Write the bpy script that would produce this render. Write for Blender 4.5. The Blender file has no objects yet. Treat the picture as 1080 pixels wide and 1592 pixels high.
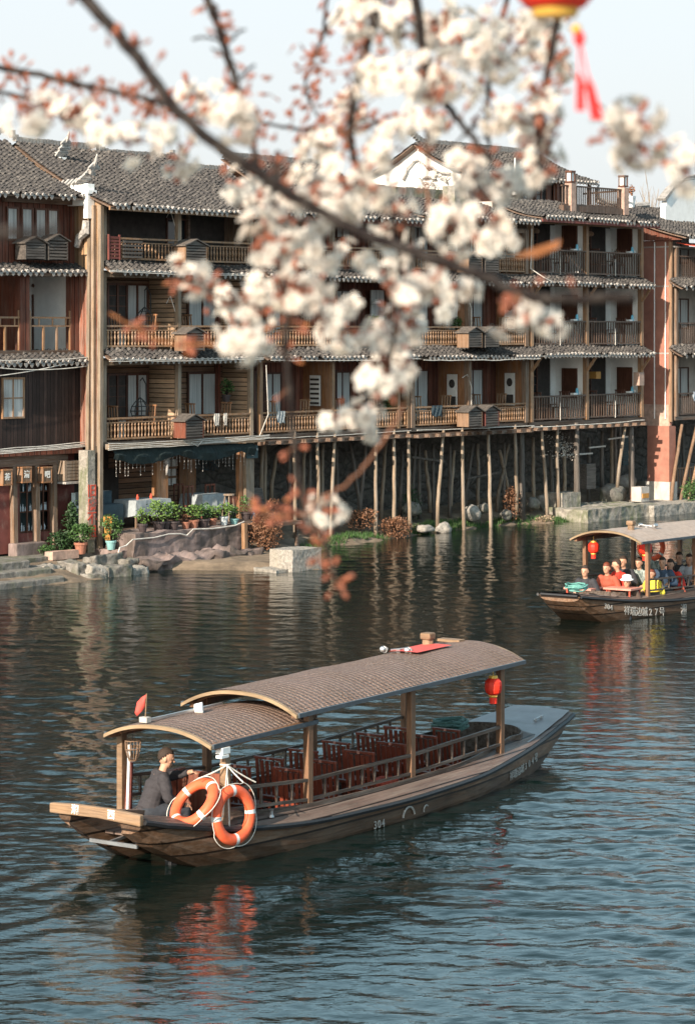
import bpy, bmesh, math, random
from math import sin, cos, pi, radians, sqrt, atan2
from mathutils import Vector, Matrix
random.seed(7)
R = random.random
def U(a, b): return a + (b - a) * R()
scene = bpy.context.scene
COL = scene.collection

# ------------------------------------------------------------------ camera
F, H, CX, HY = 3850.0, 6.2, 540.0, 518.0          # focal length in photo pixels, eye height over the water, principal point
cam_d = bpy.data.cameras.new('camera'); cam = bpy.data.objects.new('camera', cam_d); COL.objects.link(cam)
scene.camera = cam
cam.location = (0, 0, H); cam.rotation_euler = (pi/2, 0, 0)
cam_d.sensor_fit = 'VERTICAL'; cam_d.sensor_height = 36; cam_d.lens = 36*F/1592
cam_d.shift_y = -278/1592
cam_d.clip_start = .05; cam_d.clip_end = 3000
cam_d.dof.use_dof = True; cam_d.dof.focus_distance = 38; cam_d.dof.aperture_fstop = 8.5

# ------------------------------------------------------------------ sky, sun, exposure
SUN = Vector((-.52, -.86, .50)).normalized()      # towards the sun: low, behind the photographer's left shoulder
w = bpy.data.worlds.new('World'); scene.world = w; w.use_nodes = True
wn = w.node_tree.nodes; bg = wn['Background']
sky = wn.new('ShaderNodeTexSky'); sky.sky_type = 'NISHITA'; sky.sun_disc = False
sky.sun_elevation = math.asin(SUN.z); sky.sun_rotation = atan2(SUN.x, SUN.y)
sky.air_density = 1.0; sky.dust_density = 6.0; sky.ozone_density = 1.0
# a thin bright veil of high cloud over the blue: white at the horizon, clearer overhead
wl = w.node_tree.links; wt = wn.new('ShaderNodeTexCoord'); wx = wn.new('ShaderNodeSeparateXYZ'); wl.new(wt.outputs['Generated'], wx.inputs[0])
wr = wn.new('ShaderNodeValToRGB'); wl.new(wx.outputs[2], wr.inputs[0]); el = wr.color_ramp.elements
el[0].position = 0; el[0].color = (1.0, 1.03, 1.03, 1); el[1].position = .14; el[1].color = (.96, 1.02, 1.05, 1)
e_ = el.new(.21); e_.color = (.96, 1.5, 1.72, 1); e_ = el.new(.5); e_.color = (.55, .88, 1.05, 1); e_ = el.new(.9); e_.color = (.28, .46, .60, 1)
wm = wn.new('ShaderNodeVectorMath'); wm.operation = 'SCALE'; wl.new(wr.outputs[0], wm.inputs[0]); wm.inputs['Scale'].default_value = 3.48
wi_ = wn.new('ShaderNodeMix'); wi_.data_type = 'RGBA'; wi_.inputs[0].default_value = .8; wl.new(sky.outputs[0], wi_.inputs[6]); wl.new(wm.outputs[0], wi_.inputs[7])
wl.new(wi_.outputs[2], bg.inputs[0]); bg.inputs[1].default_value = .15
sd = bpy.data.lights.new('sun', 'SUN'); sd.energy = 4.6; sd.angle = radians(.6); sd.color = (1, .87, .72)
so = bpy.data.objects.new('sun', sd); COL.objects.link(so); so.location = (-30, -30, 40)
so.rotation_euler = (-SUN).to_track_quat('-Z', 'Y').to_euler()
scene.view_settings.view_transform = 'Standard'; scene.view_settings.look = 'None'
scene.view_settings.exposure = .95; scene.view_settings.gamma = 1

# ------------------------------------------------------------------ materials
class N:
    def __init__(s, name):
        s.m = bpy.data.materials.new(name); s.m.use_nodes = True; s.t = s.m.node_tree; s.n = s.t.nodes; s.l = s.t.links
        s.b = s.n['Principled BSDF']; s.tc = s.n.new('ShaderNodeTexCoord')
    def node(s, typ, ins=None, **kw):
        o = s.n.new(typ)
        for k, v in kw.items(): setattr(o, k, v)
        for k, v in (ins or {}).items():
            if isinstance(v, bpy.types.NodeSocket): s.l.new(v, o.inputs[k])
            else: o.inputs[k].default_value = v
        return o
    def mp(s, sc, src=None, rot=(0, 0, 0)): return s.node('ShaderNodeMapping', {0: src or s.tc.outputs['Object'], 2: rot, 3: sc}).outputs[0]
    def noise(s, vec, sc=1, det=5, rough=.6, dist=0): return s.node('ShaderNodeTexNoise', {'Vector': vec, 'Scale': sc, 'Detail': det, 'Roughness': rough, 'Distortion': dist}).outputs[0]
    def ramp(s, f, *st):
        r = s.node('ShaderNodeValToRGB', {0: f}); e = r.color_ramp.elements
        while len(e) < len(st): e.new(.5)
        for k, (p, c) in enumerate(st): e[k].position = p; e[k].color = (*c, 1) if len(c) == 3 else c
        return r.outputs[0]
    def mix(s, f, a, b, mode='MIX'):
        o = s.node('ShaderNodeMix', data_type='RGBA', blend_type=mode)
        for k, v in ((0, f), (6, a), (7, b)):
            if isinstance(v, bpy.types.NodeSocket): s.l.new(v, o.inputs[k])
            elif k == 0: o.inputs[k].default_value = v
            else: o.inputs[k].default_value = (*v, 1) if len(v) == 3 else v
        return o.outputs[2]
    def math(s, op, a, b=0, c=0):
        return s.node('ShaderNodeMath', {0: a, 1: b, 2: c}, operation=op).outputs[0]
    def out(s, col=None, rough=.7, h=None, hs=.02, metal=0, spec=.4, **kw):
        if col is not None:
            if isinstance(col, bpy.types.NodeSocket): s.l.new(col, s.b.inputs['Base Color'])
            else: s.b.inputs['Base Color'].default_value = (*col, 1)
        if isinstance(rough, bpy.types.NodeSocket): s.l.new(rough, s.b.inputs['Roughness'])
        else: s.b.inputs['Roughness'].default_value = rough
        s.b.inputs['Metallic'].default_value = metal; s.b.inputs['Specular IOR Level'].default_value = spec
        for k, v in kw.items(): s.b.inputs[k.replace('_', ' ')].default_value = v
        if h is not None:
            s.l.new(s.node('ShaderNodeBump', {'Height': h, 'Strength': 1, 'Distance': hs}).outputs[0], s.b.inputs['Normal'])
        return s.m
def mulc(c, k): return tuple(min(1, x*k) for x in c)
M = {}
def wood(name, c, grain='z', sc=1., rough=.72, dark=.35, light=1.5, planks=None, grey=0., blotch=.5, spec=.3, hs=.006):
    """weathered timber: streaks along the grain, blotches, bleached patches; planks=(axis, width)"""
    n = N(name); st = {'x': (2.2, 34, 34), 'y': (34, 2.2, 34), 'z': (34, 34, 2.2), 'n': (12, 12, 12)}[grain]
    v = n.mp(tuple(a*sc for a in st)); a = n.noise(v, 1, 6, .65, .6)
    b = n.noise(n.mp((1.3, 1.3, 1.3)), sc, 4, .6)
    rnd = n.node('ShaderNodeObjectInfo').outputs['Random']
    col = n.ramp(a, (.25, mulc(c, dark)), (.5, c), (.8, mulc(c, light)))
    col = n.mix(n.math('MULTIPLY', n.ramp(b, (.38, (0, 0, 0)), (.62, (1, 1, 1))), blotch), col, mulc(c, .38))
    if grey:
        g = n.noise(n.mp(tuple(a*.5*sc for a in st), rot=(0, 0, .3)), 1, 5, .7)
        col = n.mix(n.math('MULTIPLY', n.ramp(g, (.42, (0, 0, 0)), (.66, (1, 1, 1))), grey), col, (.33, .29, .25))
    col = n.mix(1, col, n.ramp(rnd, (0, (.78, .78, .78)), (1, (1.1, 1.1, 1.1))), 'MULTIPLY')
    h = a
    if planks:
        ax, wd = planks
        sx = n.node('ShaderNodeSeparateXYZ', {0: n.tc.outputs['Object']}).outputs['xyz'.index(ax)]
        q = n.math('DIVIDE', sx, wd); fr = n.math('FRACT', q); fl = n.math('FLOOR', q)
        wnn = n.node('ShaderNodeTexWhiteNoise', {'W': fl}, noise_dimensions='1D').outputs[0]
        col = n.mix(1, col, n.ramp(wnn, (0, (.6, .58, .55)), (1, (1.3, 1.25, 1.2))), 'MULTIPLY')
        edge = n.math('LESS_THAN', n.math('ABSOLUTE', n.math('SUBTRACT', fr, .5)), .5 - .012/wd)
        col = n.mix(edge, mulc(c, .12), col); h = n.math('MULTIPLY_ADD', edge, 1.5, a)
    M[name] = n.out(col, rough, h, hs, spec=spec)
def plain(name, c, var=.35, sc=6, rough=.7, hs=.004, stain=None, stain_sc=1.5, lo=.45, hi=.7, metal=0, spec=.4, **kw):
    n = N(name); a = n.noise(n.mp((1, 1, 1)), sc, 6, .65)
    col = n.ramp(a, (.3, mulc(c, 1-var)), (.7, mulc(c, 1+var*.6)))
    if stain:
        b = n.noise(n.mp((1, 1, .45)), stain_sc, 7, .7, .4)
        col = n.mix(n.ramp(b, (lo, (0, 0, 0)), (hi, (1, 1, 1))), col, stain)
    M[name] = n.out(col, rough, a, hs, metal=metal, spec=spec, **kw)

wood('wood_old', (.22, .135, .085), 'z', grey=.55)
wood('wood_beam', (.15, .09, .06), 'x', grey=.4)
wood('wood_post', (.30, .21, .14), 'z', grey=.7)
wood('wood_pole', (.31, .225, .15), 'z', grey=.7, blotch=.6)
wood('wood_pole_dark', (.12, .10, .085), 'z', grey=.35)
wood('wood_rail', (.38, .205, .10), 'z', grey=.45, rough=.5)
wood('wood_rail_dark', (.13, .075, .05), 'z', grey=.3, rough=.55)
wood('wood_red', (.20, .06, .035), 'z', grey=.25, planks=('x', .22))
wood('wood_red_side', (.30, .10, .06), 'z', grey=.6, planks=('y', .2))
wood('wood_black', (.045, .028, .024), 'z', planks=('x', .13), light=2.2, rough=.6)
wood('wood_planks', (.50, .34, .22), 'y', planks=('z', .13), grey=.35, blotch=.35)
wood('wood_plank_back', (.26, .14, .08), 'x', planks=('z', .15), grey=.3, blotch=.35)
wood('wood_side', (.42, .25, .13), 'z', planks=('y', .21), grey=.6, dark=.3)
wood('wood_orange', (.34, .155, .065), 'z', rough=.6, grey=.35)
wood('wood_box', (.10, .085, .075), 'x', grey=.3)
wood('wood_box_side', (.27, .16, .095), 'z', grey=.2)
wood('wood_window', (.13, .055, .035), 'z', rough=.45)
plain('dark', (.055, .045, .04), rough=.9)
plain('ceiling', (.14, .10, .075), rough=.85)
plain('plaster', (.86, .85, .82), .10, 3, .85, stain=(.55, .50, .44), lo=.6, hi=.85)
plain('plaster_old', (.52, .48, .43), .25, 2.5, .9, .01, stain=(.25, .21, .18), lo=.5, hi=.75)
plain('red_wall', (.35, .155, .11), .22, 3, .8, .006, stain=(.24, .10, .075), lo=.5, hi=.8)
plain('red_old', (.17, .05, .04), .35, 3, .8, .01, stain=(.30, .20, .16), lo=.55, hi=.75)
plain('brick_pale', (.48, .32, .25), .4, 5, .9, .01, stain=(.25, .2, .17))
plain('concrete', (.32, .29, .25), .55, 5, .9, .05, stain=(.10, .12, .05), stain_sc=2.2)
plain('concrete_dirty', (.25, .19, .175), .4, 3, .9, .02, stain=(.07, .055, .045), stain_sc=1.1, lo=.42, hi=.66)
plain('granite', (.33, .305, .27), .55, 12, .9, .04, stain=(.30, .27, .22), stain_sc=1.2)
plain('stone', (.20, .185, .165), .6, 6, .9, .04, stain=(.11, .12, .07))
plain('metal', (.5, .5, .5), .2, 5, .35, metal=.8)
plain('wire', (.62, .58, .52), .3, rough=.6); plain('wire_dark', (.05, .05, .05), rough=.6)
plain('lime', (.43, .40, .37), .6, 14, .9); plain('tile_ridge', (.30, .28, .26), .5, 10, .9)
plain('rope', (.70, .66, .58), .2, 30, .9); plain('rope_green', (.06, .13, .11), .4, 30, .7); plain('rope_teal', (.14, .36, .31), .3, 30, .7)
plain('terracotta', (.33, .14, .09), .35, 8, .8); plain('pot_dark', (.06, .045, .045), .3, 8, .5)
plain('pot_white', (.62, .66, .66), .15, 8, .5); plain('pot_blue', (.22, .42, .42), .2, 8, .5); plain('pot_yellow', (.46, .22, .05), .2, 8, .6)
plain('cloth_grey', (.30, .33, .34), .25, 8, .9); plain('cloth_blue', (.05, .075, .09), .3, 4, .9); plain('net', (.018, .03, .03), .4, 9, .9)
plain('lantern_red', (.78, .035, .015), .12, 20, .5, Subsurface_Weight=.0); plain('gold', (.72, .42, .08), .2, 20, .4, metal=.3)
plain('tassel', (.80, .03, .03), .2, 40, .8)
plain('plastic_orange', (.82, .13, .05), .22, 7, .5, .001, stain=(.55, .16, .09), stain_sc=7, lo=.55, hi=.8); plain('tape', (.66, .66, .63), .08, 9, .35)
plain('skin', (.52, .29, .19), .12, 9, .55); plain('hair', (.045, .030, .022), .4, 90, .8); plain('hair_red', (.16, .04, .02), .3, 60, .55)
plain('denim', (.035, .04, .05), .3, 20, .9); plain('shoe', (.03, .025, .025), rough=.6); plain('shoe_red', (.35, .03, .03), rough=.6)
plain('jacket_grey', (.042, .038, .042), .15, 30, .85, .004); plain('jacket_black', (.035, .035, .04), .2, 30, .8)
plain('jacket_red', (.62, .035, .02), .15, 20, .8); plain('jacket_rust', (.36, .08, .045), .15, 20, .8); plain('jacket_yellow', (.75, .60, .06), .12, 20, .8)
plain('jacket_navy', (.035, .06, .10), .2, 20, .8); plain('jacket_camo', (.40, .46, .42), .6, 9, .85, stain=(.10, .13, .12), stain_sc=12, lo=.45, hi=.55)
plain('jacket_brown', (.10, .065, .05), .3, 20, .85); plain('jacket_pale', (.40, .44, .48), .2, 20, .85); plain('white_cloth', (.78, .77, .74), .1, 20, .85)
plain('white_paint', (.82, .80, .76), .06, 9, .55); plain('red_paint', (.60, .09, .05), .3, 20, .8)
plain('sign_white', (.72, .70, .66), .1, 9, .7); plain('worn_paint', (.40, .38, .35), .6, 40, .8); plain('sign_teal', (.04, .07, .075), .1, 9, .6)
plain('blue_glass', (.15, .45, .60), .1, 9, .15); plain('bottle_white', (.7, .75, .78), .1, 9, .2)
plain('black_rubber', (.02, .02, .022), .3, 20, .5); plain('blue_edge', (.07, .085, .10), .3, 12, .4)
plain('earth', (.22, .165, .115), .45, 2.2, .95, .05, stain=(.09, .07, .05), stain_sc=.8)
plain('boat_floor', (.07, .04, .03), .3, 6, .7); plain('flag', (.62, .09, .07), .1, 6, .7); plain('pink', (.55, .25, .19), .15, 8, .6)
for nm, c in (('leaf_dark', (.025, .06, .018)), ('leaf_mid', (.055, .12, .03)), ('leaf_light', (.13, .22, .05)), ('leaf_dry', (.20, .095, .05)), ('leaf_dead', (.34, .25, .17)), ('leaf_young', (.30, .11, .035))):
    plain(nm, c, .5, 6, .6, Subsurface_Weight=0)
n = N('petal'); rnd = n.noise(n.mp((1, 1, 1)), 40, 2)
n.out(n.ramp(rnd, (.3, (.72, .61, .53)), (.6, (.82, .78, .71))), .6)
tr = n.node('ShaderNodeBsdfTranslucent', {0: (.82, .78, .70, 1)}); mx = n.node('ShaderNodeMixShader', {0: .45, 1: n.b.outputs[0], 2: tr.outputs[0]})
n.l.new(mx.outputs[0], n.n['Material Output'].inputs[0]); M['petal'] = n.m
plain('bud', (.27, .085, .045), .5, 60, .6); plain('calyx', (.17, .07, .035), .4, 60, .6); wood('bark', (.013, .007, .006), 'n', grey=.15, sc=8, spec=.2)
n = N('glass'); n.out((.02, .025, .028), .08, spec=.6); M['glass'] = n.m
n = N('curtain'); v = n.mp((26, 1, .6)); a = n.noise(v, 1, 3); n.out(n.ramp(a, (.3, (.30, .30, .29)), (.7, (.62, .61, .58))), .8, a, .02); M['curtain'] = n.m
# grey clay tiles with lichen and soot
n = N('tile'); a = n.noise(n.mp((5, 8, 8)), 1, 3, .7); b = n.noise(n.mp((.9, .9, .9)), 1, 5, .6); c = n.noise(n.mp((1, 1, 1)), 22, 3, .7)
col = n.ramp(a, (.3, (.026, .024, .024)), (.5, (.06, .055, .052)), (.68, (.15, .135, .12)))
col = n.mix(n.ramp(c, (.60, (0, 0, 0)), (.72, (.8, .8, .8))), col, (.36, .32, .28))
col = n.mix(n.ramp(b, (.45, (0, 0, 0)), (.7, (.55, .55, .55))), col, (.03, .028, .03)); M['tile'] = n.out(col, .85, c, .01)
# stone retaining wall under the stilts
n = N('rubble'); v = n.mp((1.1, 1.1, 2.0)); vo = n.node('ShaderNodeTexVoronoi', {'Vector': v, 'Scale': 1.3}, feature='DISTANCE_TO_EDGE').outputs[0]
vc = n.node('ShaderNodeTexVoronoi', {'Vector': v, 'Scale': 1.3}).outputs['Color']; a = n.noise(n.mp((1, 1, 1)), 5, 6, .7)
vc = n.ramp(vc, (0, (.4, .4, .4)), (1, (1, 1, 1))); col = n.mix(.5, n.ramp(a, (.3, (.05, .045, .04)), (.7, (.20, .18, .155))), vc, 'MULTIPLY'); col = n.mix(n.ramp(vo, (.0, (.5, .5, .5)), (.05, (0, 0, 0))), col, (.02, .02, .018))
M['rubble'] = n.out(col, .95, n.math('ADD', n.ramp(vo, (0, (0, 0, 0)), (.15, (1, 1, 1))), a), .06)
# boats
wood('hull', (.15, .085, .05), 'x', grey=.22, planks=('z', .19), rough=.5, blotch=.6, hs=.004)
wood('deck', (.15, .105, .09), 'x', grey=.35, rough=.5, blotch=.35, planks=('y', .21), light=1.35, dark=.6)
plain('bow_plate', (.20, .185, .185), .25, 3, .42, stain=(.10, .085, .08), lo=.55, hi=.8)
wood('boat_post', (.24, .13, .075), 'z', rough=.5); wood('boat_board', (.30, .185, .105), 'y', rough=.6, blotch=.5, light=1.35, dark=.4, grey=.2)
wood('boat_rail', (.085, .055, .04), 'x', grey=.35, rough=.5); wood('chair_wood', (.24, .055, .03), 'z', rough=.4, dark=.6)
wood('fascia', (.34, .24, .145), 'y', rough=.6, light=1.2, dark=.7)
n = N('mat_roof')   # woven bark shingles: small staggered diamonds, browned in rows
sx = n.node('ShaderNodeSeparateXYZ', {0: n.tc.outputs['UV']}); bk = n.node('ShaderNodeTexBrick', {'Vector': n.tc.outputs['UV'], 'Scale': 1, 'Mortar Size': .006, 'Brick Width': .045, 'Row Height': .031, 'Color1': (.18, .10, .065, 1), 'Color2': (.33, .205, .14, 1), 'Mortar': (.07, .045, .035, 1)})
wv = n.math('SINE', n.math('MULTIPLY', sx.outputs[0], 2*pi/.09)); ws = n.math('SINE', n.math('MULTIPLY', sx.outputs[1], 2*pi/.062))
col = n.mix(n.ramp(n.noise(n.mp((1, 1, 1)), 1.7, 5), (.35, (0, 0, 0)), (.75, (.7, .7, .7))), bk.outputs[0], (.20, .13, .11))
col = n.mix(n.ramp(n.noise(n.mp((1, 1, 1)), 60, 2), (.5, (0, 0, 0)), (.72, (.5, .5, .5))), col, (.55, .46, .40))
hgt = n.math('ADD', n.math('MULTIPLY', bk.outputs[1], -1), n.math('MULTIPLY_ADD', wv, .5, n.math('MULTIPLY', ws, .6)))
M['mat_roof'] = n.out(col, .75, hgt, .010)
n = N('mat_roof_pale'); a = n.noise(n.mp((1, 1, 1)), 9, 5, .7); M['mat_roof_pale'] = n.out(n.ramp(a, (.3, (.29, .21, .16)), (.7, (.46, .36, .29))), .55, a, .01)
# river
n = N('river'); o = n.tc.outputs['Object']
w2 = n.noise(n.mp((3.2, 6.5, 1), o, (0, 0, -.2)), 1.0, 4, .55, .4); w3 = n.noise(n.mp((9, 20, 1), o, (0, 0, .2)), 1, 3, .5)
hh = n.math('MULTIPLY_ADD', w2, 1.0, n.math('MULTIPLY', w3, .25))
n.out((.003, .009, .0075), .004, hh, .0095, spec=.5, IOR=1.46); M['river'] = n.m

# ------------------------------------------------------------------ mesh builder
class MB:
    def __init__(s): s.v = []; s.f = []; s.uv = {}
    def add(s, vs, fs):
        k = len(s.v); s.v += [tuple(v) for v in vs]; s.f += [tuple(i+k for i in f) for f in fs]; return s
    def box(s, x0, x1, y0, y1, z0, z1, m=None):
        vs = [Vector((x, y, z)) for z in (z0, z1) for x, y in ((x0, y0), (x1, y0), (x1, y1), (x0, y1))]
        if m is not None: vs = [m @ v for v in vs]
        return s.add(vs, [(0, 3, 2, 1), (4, 5, 6, 7), (0, 1, 5, 4), (1, 2, 6, 5), (2, 3, 7, 6), (3, 0, 4, 7)])
    def bar(s, a, b, wd, hh=None, up=(0, 0, 1)):
        a, b = Vector(a), Vector(b); d = (b-a); L = d.length; d = d.normalized(); u = Vector(up)
        if abs(d.dot(u)) > .99: u = Vector((1, 0, 0))
        x = d.cross(u).normalized(); y = x.cross(d); hh = hh or wd
        vs = [p + x*sx*wd/2 + y*sy*hh/2 for p in (a, b) for sx, sy in ((-1, -1), (1, -1), (1, 1), (-1, 1))]
        return s.add(vs, [(0, 1, 2, 3), (7, 6, 5, 4), (0, 4, 5, 1), (1, 5, 6, 2), (2, 6, 7, 3), (3, 7, 4, 0)])
    def tube(s, pts, r, n=8, closed=False, cap=True):
        pts = [Vector(p) for p in pts]; N_ = len(pts); rr = r if isinstance(r, (list, tuple)) else [r]*N_
        rings = []; ref = None
        for i, p in enumerate(pts):
            a = pts[(i-1) % N_] if (closed or i > 0) else p; b = pts[(i+1) % N_] if (closed or i < N_-1) else p
            d = (b-a).normalized()
            if ref is None: ref = d.orthogonal().normalized()
            ref = (ref - d*ref.dot(d)).normalized(); y = d.cross(ref)
            rings.append([p + (ref*cos(2*pi*k/n) + y*sin(2*pi*k/n))*rr[i] for k in range(n)])
        base = len(s.v); s.v += [tuple(v) for q in rings for v in q]
        for i in range(N_ if closed else N_-1):
            j = (i+1) % N_
            for k in range(n): s.f.append((base+i*n+k, base+i*n+(k+1) % n, base+j*n+(k+1) % n, base+j*n+k))
        if cap and not closed:
            s.f.append(tuple(base+k for k in reversed(range(n)))); s.f.append(tuple(base+(N_-1)*n+k for k in range(n)))
        return s
    def lathe(s, prof, c=(0, 0, 0), n=12, sq=1.):
        c = Vector(c); base = len(s.v)
        for r, z in prof:
            for k in range(n): s.v.append((c.x + r*cos(2*pi*k/n), c.y + r*sq*sin(2*pi*k/n), c.z+z))
        for i in range(len(prof)-1):
            for k in range(n): s.f.append((base+i*n+k, base+i*n+(k+1) % n, base+(i+1)*n+(k+1) % n, base+(i+1)*n+k))
        s.f.append(tuple(base+k for k in reversed(range(n)))); s.f.append(tuple(base+(len(prof)-1)*n+k for k in range(n)))
        return s
    def ball(s, c, r, n=8, m=6, jit=0.):
        c = Vector(c); r = Vector(r) if isinstance(r, (tuple, list, Vector)) else Vector((r, r, r)); base = len(s.v)
        s.v.append(tuple(c - Vector((0, 0, r.z))))
        for i in range(1, m):
            t = pi*i/m
            for k in range(n):
                q = 1 + U(-jit, jit); s.v.append((c.x + r.x*q*sin(t)*cos(2*pi*k/n), c.y + r.y*q*sin(t)*sin(2*pi*k/n), c.z - r.z*q*cos(t)))
        s.v.append(tuple(c + Vector((0, 0, r.z)))); e = len(s.v)-1
        for k in range(n):
            s.f.append((base, base+1+(k+1) % n, base+1+k)); s.f.append((e, base+1+(m-2)*n+k, base+1+(m-2)*n+(k+1) % n))
            for i in range(m-2): s.f.append((base+1+i*n+k, base+1+i*n+(k+1) % n, base+1+(i+1)*n+(k+1) % n, base+1+(i+1)*n+k))
        return s
    def prism(s, poly, d):      # poly: list of 3-D points, d: extrusion vector
        d = Vector(d); n = len(poly); a = [Vector(p) for p in poly]
        return s.add(a + [p+d for p in a], [tuple(reversed(range(n))), tuple(range(n, 2*n))] + [(i, (i+1) % n, n+(i+1) % n, n+i) for i in range(n)])
    def grid(s, P, closed_u=False):   # P[i][j] points
        base = len(s.v); a, b = len(P), len(P[0])
        s.v += [tuple(p) for row in P for p in row]
        for i in range(a-1):
            for j in range(b-1): s.f.append((base+i*b+j, base+i*b+j+1, base+(i+1)*b+j+1, base+(i+1)*b+j))
        return s
    def leafcloud(s, c, r, n, size, flat=.5, shell=.35):
        for _ in range(n):
            d = Vector((random.gauss(0, 1), random.gauss(0, 1), random.gauss(0, 1))).normalized(); q = U(shell, 1)**.6
            p = Vector((c[0]+d.x*r[0]*q, c[1]+d.y*r[1]*q, c[2]+d.z*r[2]*q)); z = size*U(.6, 1.3)
            a = Vector((random.gauss(0, 1), random.gauss(0, 1), random.gauss(0, 1)*flat)).normalized(); b = a.orthogonal().normalized(); b.rotate(Matrix.Rotation(U(0, 6.28), 3, a))
            s.add([p, p+a*z*.5+b*z*.28, p+a*z, p+a*z*.5-b*z*.28], [(0, 1, 2, 3)])
        return s
    def build(s, name, mat, parent=None, smooth=False, label=None, cat=None, group=None, kind=None, uvs=None, origin=None, bevel=0):
        me = bpy.data.meshes.new(name)
        O = Vector(parent['O']) if (parent is not None and 'O' in parent) else Vector((0, 0, 0))
        if origin is not None: O = Vector(origin)
        me.from_pydata([(v[0]-O.x, v[1]-O.y, v[2]-O.z) for v in s.v], [], s.f); me.validate()
        mats = mat if isinstance(mat, (list, tuple)) else [mat]
        for q in mats: me.materials.append(M[q] if isinstance(q, str) else q)
        if smooth: me.shade_smooth()
        o = bpy.data.objects.new(name, me); COL.objects.link(o)
        if parent is not None: o.parent = parent; o['O'] = tuple(O)
        elif origin is not None: o.location = O; o['O'] = tuple(O)
        if bevel:
            b = o.modifiers.new('bevel', 'BEVEL'); b.width = bevel; b.segments = 2; b.limit_method = 'ANGLE'
        tag(o, label, cat, group, kind)
        return o
def tag(o, label=None, cat=None, group=None, kind=None):
    for k, v in (('label', label), ('category', cat), ('group', group), ('kind', kind)):
        if v: o[k] = v
    return o
def copy_tree(o, parent=None):
    c = o.copy(); COL.objects.link(c); c.parent = parent
    for ch in list(o.children): copy_tree(ch, c)
    return c
TO_CLEAN = []
# facade frame: t along the waterfront (to the right and away), v into the buildings, z up
A0 = Vector((-6.49676, 65.8225, 0)); DT = Vector((.64097, .76757, 0)); DV = Vector((-.76757, .64097, 0)); ANG = atan2(DT.y, DT.x)
def FW(t, v, z=0): return A0 + DT*t + DV*v + Vector((0, 0, z))
def T(px, v=0.):           # t on the plane at depth v seen at photo column px
    r = (px-CX)/F; return (r*(A0.y+DV.y*v) - (A0.x+DV.x*v))/(DT.x - r*DT.y)
def ZP(px, py, v=0.):      # height of photo point on the plane at depth v
    p = FW(T(px, v), v); return H - (py-HY)*p.y/F
def fempty(name, t, v, z, label, cat, group=None):
    o = bpy.data.objects.new(name, None); COL.objects.link(o); o.location = FW(t, v, z); o.rotation_euler = (0, 0, ANG)
    o['O'] = (t, v, z); o.empty_display_size = .3; return tag(o, label, cat, group)
def fbuild(mb, name, mat, t, v, z, **kw):      # a one-mesh thing in the facade frame
    o = mb.build(name, mat, origin=(t, v, z), **kw); o.location = FW(t, v, z); o.rotation_euler = (0, 0, ANG); return o
def wempty(name, loc, rz, label, cat, group=None):
    o = bpy.data.objects.new(name, None); COL.objects.link(o); o.location = loc; o.rotation_euler = (0, 0, rz); o.empty_display_size = .3
    return tag(o, label, cat, group)
def P3(px, py, Y): return Vector(((px-CX)*Y/F, Y, H-(py-HY)*Y/F))
def text_mesh(txt, size, name, mat, parent, mtx, ext=.004, bold=0., **kw):
    cu = bpy.data.curves.new('txt', 'FONT'); cu.body = txt; cu.size = size; cu.extrude = ext; cu.align_x = 'CENTER'; cu.align_y = 'CENTER'; cu.offset = bold
    ob = bpy.data.objects.new('txt', cu); COL.objects.link(ob)
    dg = bpy.context.evaluated_depsgraph_get(); dg.update(); me = bpy.data.meshes.new_from_object(ob.evaluated_get(dg))
    bpy.data.objects.remove(ob); bpy.data.curves.remove(cu)
    me.transform(mtx); me.materials.clear(); me.materials.append(M[mat])
    o = bpy.data.objects.new(name, me); COL.objects.link(o)
    if parent is not None: o.parent = parent
    return tag(o, **kw) if kw else o
# ------------------------------------------------------------------ river and ground (setting)
import numpy as np
rng = np.random.default_rng(4)
ys = [6., 14., 20.]; y = 21.5
while y < 96: ys.append(y); y += max(.022, y*y/F/H*.62)
ys += [98, 110, 150, 250, 420]; ys = np.array(ys)
us = np.concatenate([[-3, -1, -.4, -.25], np.linspace(-.19, .20, 470), [.26, .4, 1, 3]])
Yg = np.repeat(ys[:, None], len(us), 1); Xg = us[None, :]*np.maximum(Yg, 20); Zg = np.zeros_like(Xg)
# river surface: short wind waves running mostly towards the camera, calmer near the far bank
calm = np.clip((Yg-20)/2, 0, 1)*np.clip((100-Yg)/8, 0, 1)*np.clip((.6-np.abs(us[None, :]))/.3, 0, 1)
patch = np.interp(Yg, [22, 30, 45, 60, 90], [1.3, 1.1, .5, .45, .5])*(1+.35*np.sin(Xg*.33+Yg*.21)+.3*np.sin(Xg*.17-Yg*.12+2))
for i in range(64):
    lam = .16*(6.5**rng.random()); th = rng.normal(.15, .62); k = 2*np.pi/lam; a = lam*.0020*(1.25 if lam > .4 else .9)
    ph = k*(Xg*np.sin(th)+Yg*np.cos(th))+rng.random()*6.28+.9*np.sin(Xg*rng.uniform(.3, .9)+rng.random()*6)+.6*np.sin(Yg*rng.uniform(.3, .8)+rng.random()*6)
    Zg += a*(np.sin(ph)+.22*np.sin(2*ph+.6))*calm*patch
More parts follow.
